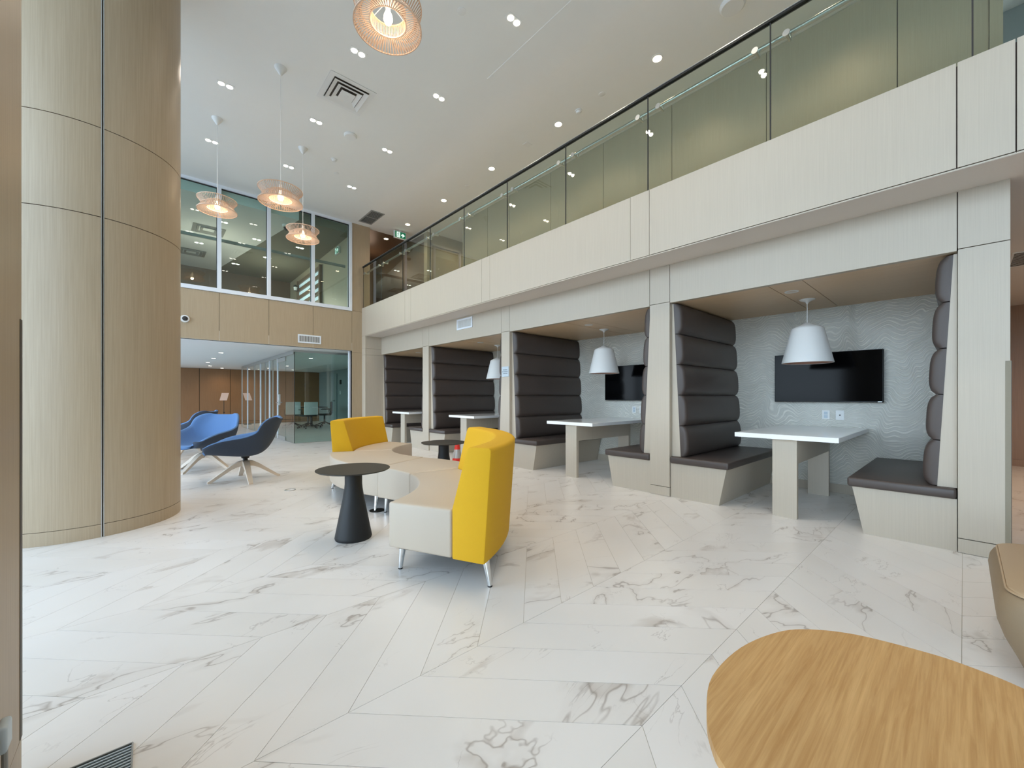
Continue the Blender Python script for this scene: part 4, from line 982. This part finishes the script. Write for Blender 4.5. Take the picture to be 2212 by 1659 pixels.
def wall_vent_y(x0, x1, y, z0, z1, label):   # on a wall facing -Y
    t = thing('wall_vent', label, 'vent', ((x0 + x1) / 2, y, z0), 'white wall vents')
    f = 0.03
    obj('frame', MB().box(x0, x1, y - 0.012, y - 0.0005, z0, z0 + f).box(x0, x1, y - 0.012, y - 0.0005, z1 - f, z1).box(x0, x0 + f, y - 0.012, y - 0.0005, z0 + f, z1 - f).box(x1 - f, x1, y - 0.012, y - 0.0005, z0 + f, z1 - f), 'white_frame', t)
    obj('backing', MB().box(x0 + f, x1 - f, y - 0.003, y - 0.0006, z0 + f, z1 - f), 'darkslot', t)
    k = x0 + f + 0.012
    while k < x1 - f - 0.01: obj('slat', MB().box(k, k + 0.009, y - 0.010, y - 0.0035, z0 + f, z1 - f), 'white', t); k += 0.024
wall_vent_y(2.55, 3.05, YF, 2.395, 2.59, 'white vent with upright slats on the far wall under the upper window')
t = thing('wall_vent', 'white vent with upright slats on the header above the third booth', 'vent', (XW, 6.30, 2.44), 'white wall vents')
y0, y1, z0, z1, f = 6.05, 6.55, 2.435, 2.635, 0.03
obj('frame', MB().box(XW - 0.012, XW - 0.0005, y0, y1, z0, z0 + f).box(XW - 0.012, XW - 0.0005, y0, y1, z1 - f, z1).box(XW - 0.012, XW - 0.0005, y0, y0 + f, z0 + f, z1 - f).box(XW - 0.012, XW - 0.0005, y1 - f, y1, z0 + f, z1 - f), 'white_frame', t)
obj('backing', MB().box(XW - 0.003, XW - 0.0006, y0 + f, y1 - f, z0 + f, z1 - f), 'grey', t)
k = y0 + f + 0.01
while k < y1 - f - 0.01: obj('slat', MB().box(XW - 0.010, XW - 0.0035, k, k + 0.009, z0 + f, z1 - f), 'white', t); k += 0.022
t = thing('passage_grille', 'striped ceiling grille in the side passage at the right picture edge', 'vent', (7.1, -0.6, ZS))
obj('frame', MB().box(6.78, 7.5, -0.95, -0.345, ZS - 0.010, ZS - 0.0045), 'white', t)
for k in range(12): obj('slot', MB().box(6.82 + k * 0.055, 6.845 + k * 0.055, -0.93, -0.36, ZS - 0.013, ZS - 0.0102), 'darkslot', t)

def smoke(x, y, z, label, r=0.055):
    t = thing('smoke_detector', label, 'detector', (x, y, z), 'white smoke detectors')
    obj('base', MB().lathe([(0, -0.0005), (r, -0.0005), (r, -0.014), (0, -0.014)], (x, y, z), 20), 'white', t, True)
    obj('sensor', MB().lathe([(0, -0.0145), (r * 0.8, -0.0145), (r * 0.55, -0.04), (0, -0.045)], (x, y, z), 20), 'white', t, True)
smoke(4.87, 3.91, ZC, 'small white smoke detector above the balcony cap rail')
smoke(2.53, 7.70, ZC, 'small white smoke detector beyond the white ceiling dome')
def plate(x, y, r, label, h=0.006, name='sprinkler_cover', mat='white'):
    tag(obj(name, MB().lathe([(0, -0.0005), (r, -0.0005), (r, -h * 0.5), (r * 0.85, -h), (0, -h)], (x, y, ZC), 24), mat, smooth=True), label, 'ceiling fitting')
plate(2.63, 3.78, 0.05, 'flat round white cap right of the largest pendant lamp')
plate(4.85, 3.47, 0.045, 'flat round pale cap above the balcony, nearer than the smoke detector')
plate(2.72, 8.15, 0.045, 'flat round white cap beyond the middle smoke detector')
plate(4.90, 6.84, 0.05, 'flat round cap between the third and fourth balcony downlights')
plate(2.50, 6.81, 0.10, 'round white ceiling dome left of the third twin downlight', 0.035, 'ceiling_dome')
plate(4.82, 1.71, 0.13, 'large round white dome at the top picture edge', 0.04, 'ceiling_dome')
tag(obj('ceiling_plate', MB().box(4.80, 4.93, 4.97, 5.07, ZC - 0.008, ZC - 0.0005, bev=0.002), 'white'), 'small square white plate in the ceiling above the balcony', 'ceiling fitting')

cm = thing('dome_camera', 'round white wall camera beside the column on the far wall', 'camera', (0.53, YF, 2.68), 'dome cameras')
def ydisc(r, y0, y1, c, seg=24): return MB().cyl((c[0], y0, c[1]), (c[0], y1, c[1]), r, r * 0.9, seg=seg)
obj('base', ydisc(0.075, YF - 0.0005, YF - 0.04, (0.53, 2.68)), 'white', cm, True)
mb = MB(); bmesh.ops.create_uvsphere(mb.bm, u_segments=16, v_segments=10, radius=0.045, matrix=Matrix.Translation((0.53, YF - 0.042, 2.68)))
obj('lens_dome', mb, 'darkslot', cm, True)
cm2 = thing('dome_camera', 'dark dome camera on the upper room ceiling behind the third pane', 'camera', (2.45, 10.8, 5.25), 'dome cameras')
obj('base', MB().cyl((2.45, 10.8, 5.2495), (2.45, 10.8, 5.19), 0.085, seg=24), 'white', cm2, True)
mb = MB(); bmesh.ops.create_uvsphere(mb.bm, u_segments=16, v_segments=10, radius=0.06, matrix=Matrix.Translation((2.45, 10.8, 5.18)))
obj('lens_dome', mb, 'darkslot', cm2, True)
for i, (x, y) in enumerate(((1.1, 12.4), (0.9, 14.6))):
    t = thing('upper_diffuser', 'square air diffuser in the upper room, ' + ('near the glass' if i == 0 else 'deeper in the room'), 'vent', (x, y, 5.25), 'air diffusers in the upper room')
    obj('frame', sqring(x, y, 0.32, 0.25, 5.242, 5.244), 'grey', t)
    for a in (0.24, 0.16): obj('vane', sqring(x, y, a, a - 0.05, 5.225, 5.243), 'grey', t)

# exit signs
def exit_sign(x, y, z, label, w=0.33, h=0.19):
    t = thing('exit_sign', label, 'sign', (x, y, z), 'green exit signs')
    obj('housing', MB().box(x - w / 2, x + w / 2, y - 0.02, y + 0.03, z - h / 2, z + h / 2), 'white', t)
    obj('face', MB().box(x - w / 2 + 0.018, x + w / 2 - 0.018, y - 0.023, y - 0.0201, z - h / 2 + 0.016, z + h / 2 - 0.016), 'green', t)
    Y = y - 0.0235
    def pl(name, pts, mat, off=0.0):
        obj(name, MB().extrude_poly([(x + a, Y - off, z + b) for a, b in pts], (0, -0.001, 0)), mat, t)
    pl('doorway', [(-0.105, -0.068), (-0.01, -0.068), (-0.01, 0.068), (-0.105, 0.068)], 'sign_white')
    mb = MB(); q = 0.0012
    for a, b, c_, d, wd in ((-0.055, 0.03, -0.065, -0.005, 0.011), (-0.065, -0.005, -0.04, -0.03, 0.008), (-0.04, -0.03, -0.045, -0.06, 0.007), (-0.065, -0.005, -0.08, -0.03, 0.008), (-0.08, -0.03, -0.10, -0.032, 0.007), (-0.055, 0.025, -0.03, 0.01, 0.006), (-0.055, 0.025, -0.085, 0.02, 0.006), (-0.085, 0.02, -0.09, 0.0, 0.006)):
        mb.cyl((x + a, Y - q, z + b), (x + c_, Y - q, z + d), wd * 0.6, seg=6)
    mb.cyl((x - 0.045, Y - q, z + 0.047), (x - 0.045, Y - q - 0.002, z + 0.047), 0.011, seg=12)
    obj('running_figure', mb, 'green', t)
    pl('arrow', [(0.02, -0.014), (0.07, -0.014), (0.045, -0.042), (0.068, -0.048), (0.125, 0.0), (0.068, 0.048), (0.045, 0.042), (0.07, 0.014), (0.02, 0.014)], 'sign_white')
    obj('hanger', MB().box(x - 0.03, x + 0.03, y - 0.005, y + 0.005, z + h / 2, z + h / 2 + 0.03), 'white', t)
    return t
exit_sign(4.90, 9.85, 5.375, 'green running-figure exit sign with arrow hanging above the balcony')
t = exit_sign(3.765, 11.2, 5.06, 'green exit sign on the side wall behind the rightmost upper pane', 0.3, 0.18)
t.rotation_euler[2] = -PI / 2
wo = thing('duplex_outlet', 'white outlet low on the brown lounge wall right of the notice stand', 'outlet', (2.80, 20.5, 0.3))
obj('plate', MB().box(2.76, 2.84, 20.492, 20.4995, 0.25, 0.37), 'white', wo)
obj('socket', MB().box(2.78, 2.82, 20.489, 20.4919, 0.315, 0.35).box(2.78, 2.82, 20.489, 20.4919, 0.27, 0.305), 'sign_plate', wo)
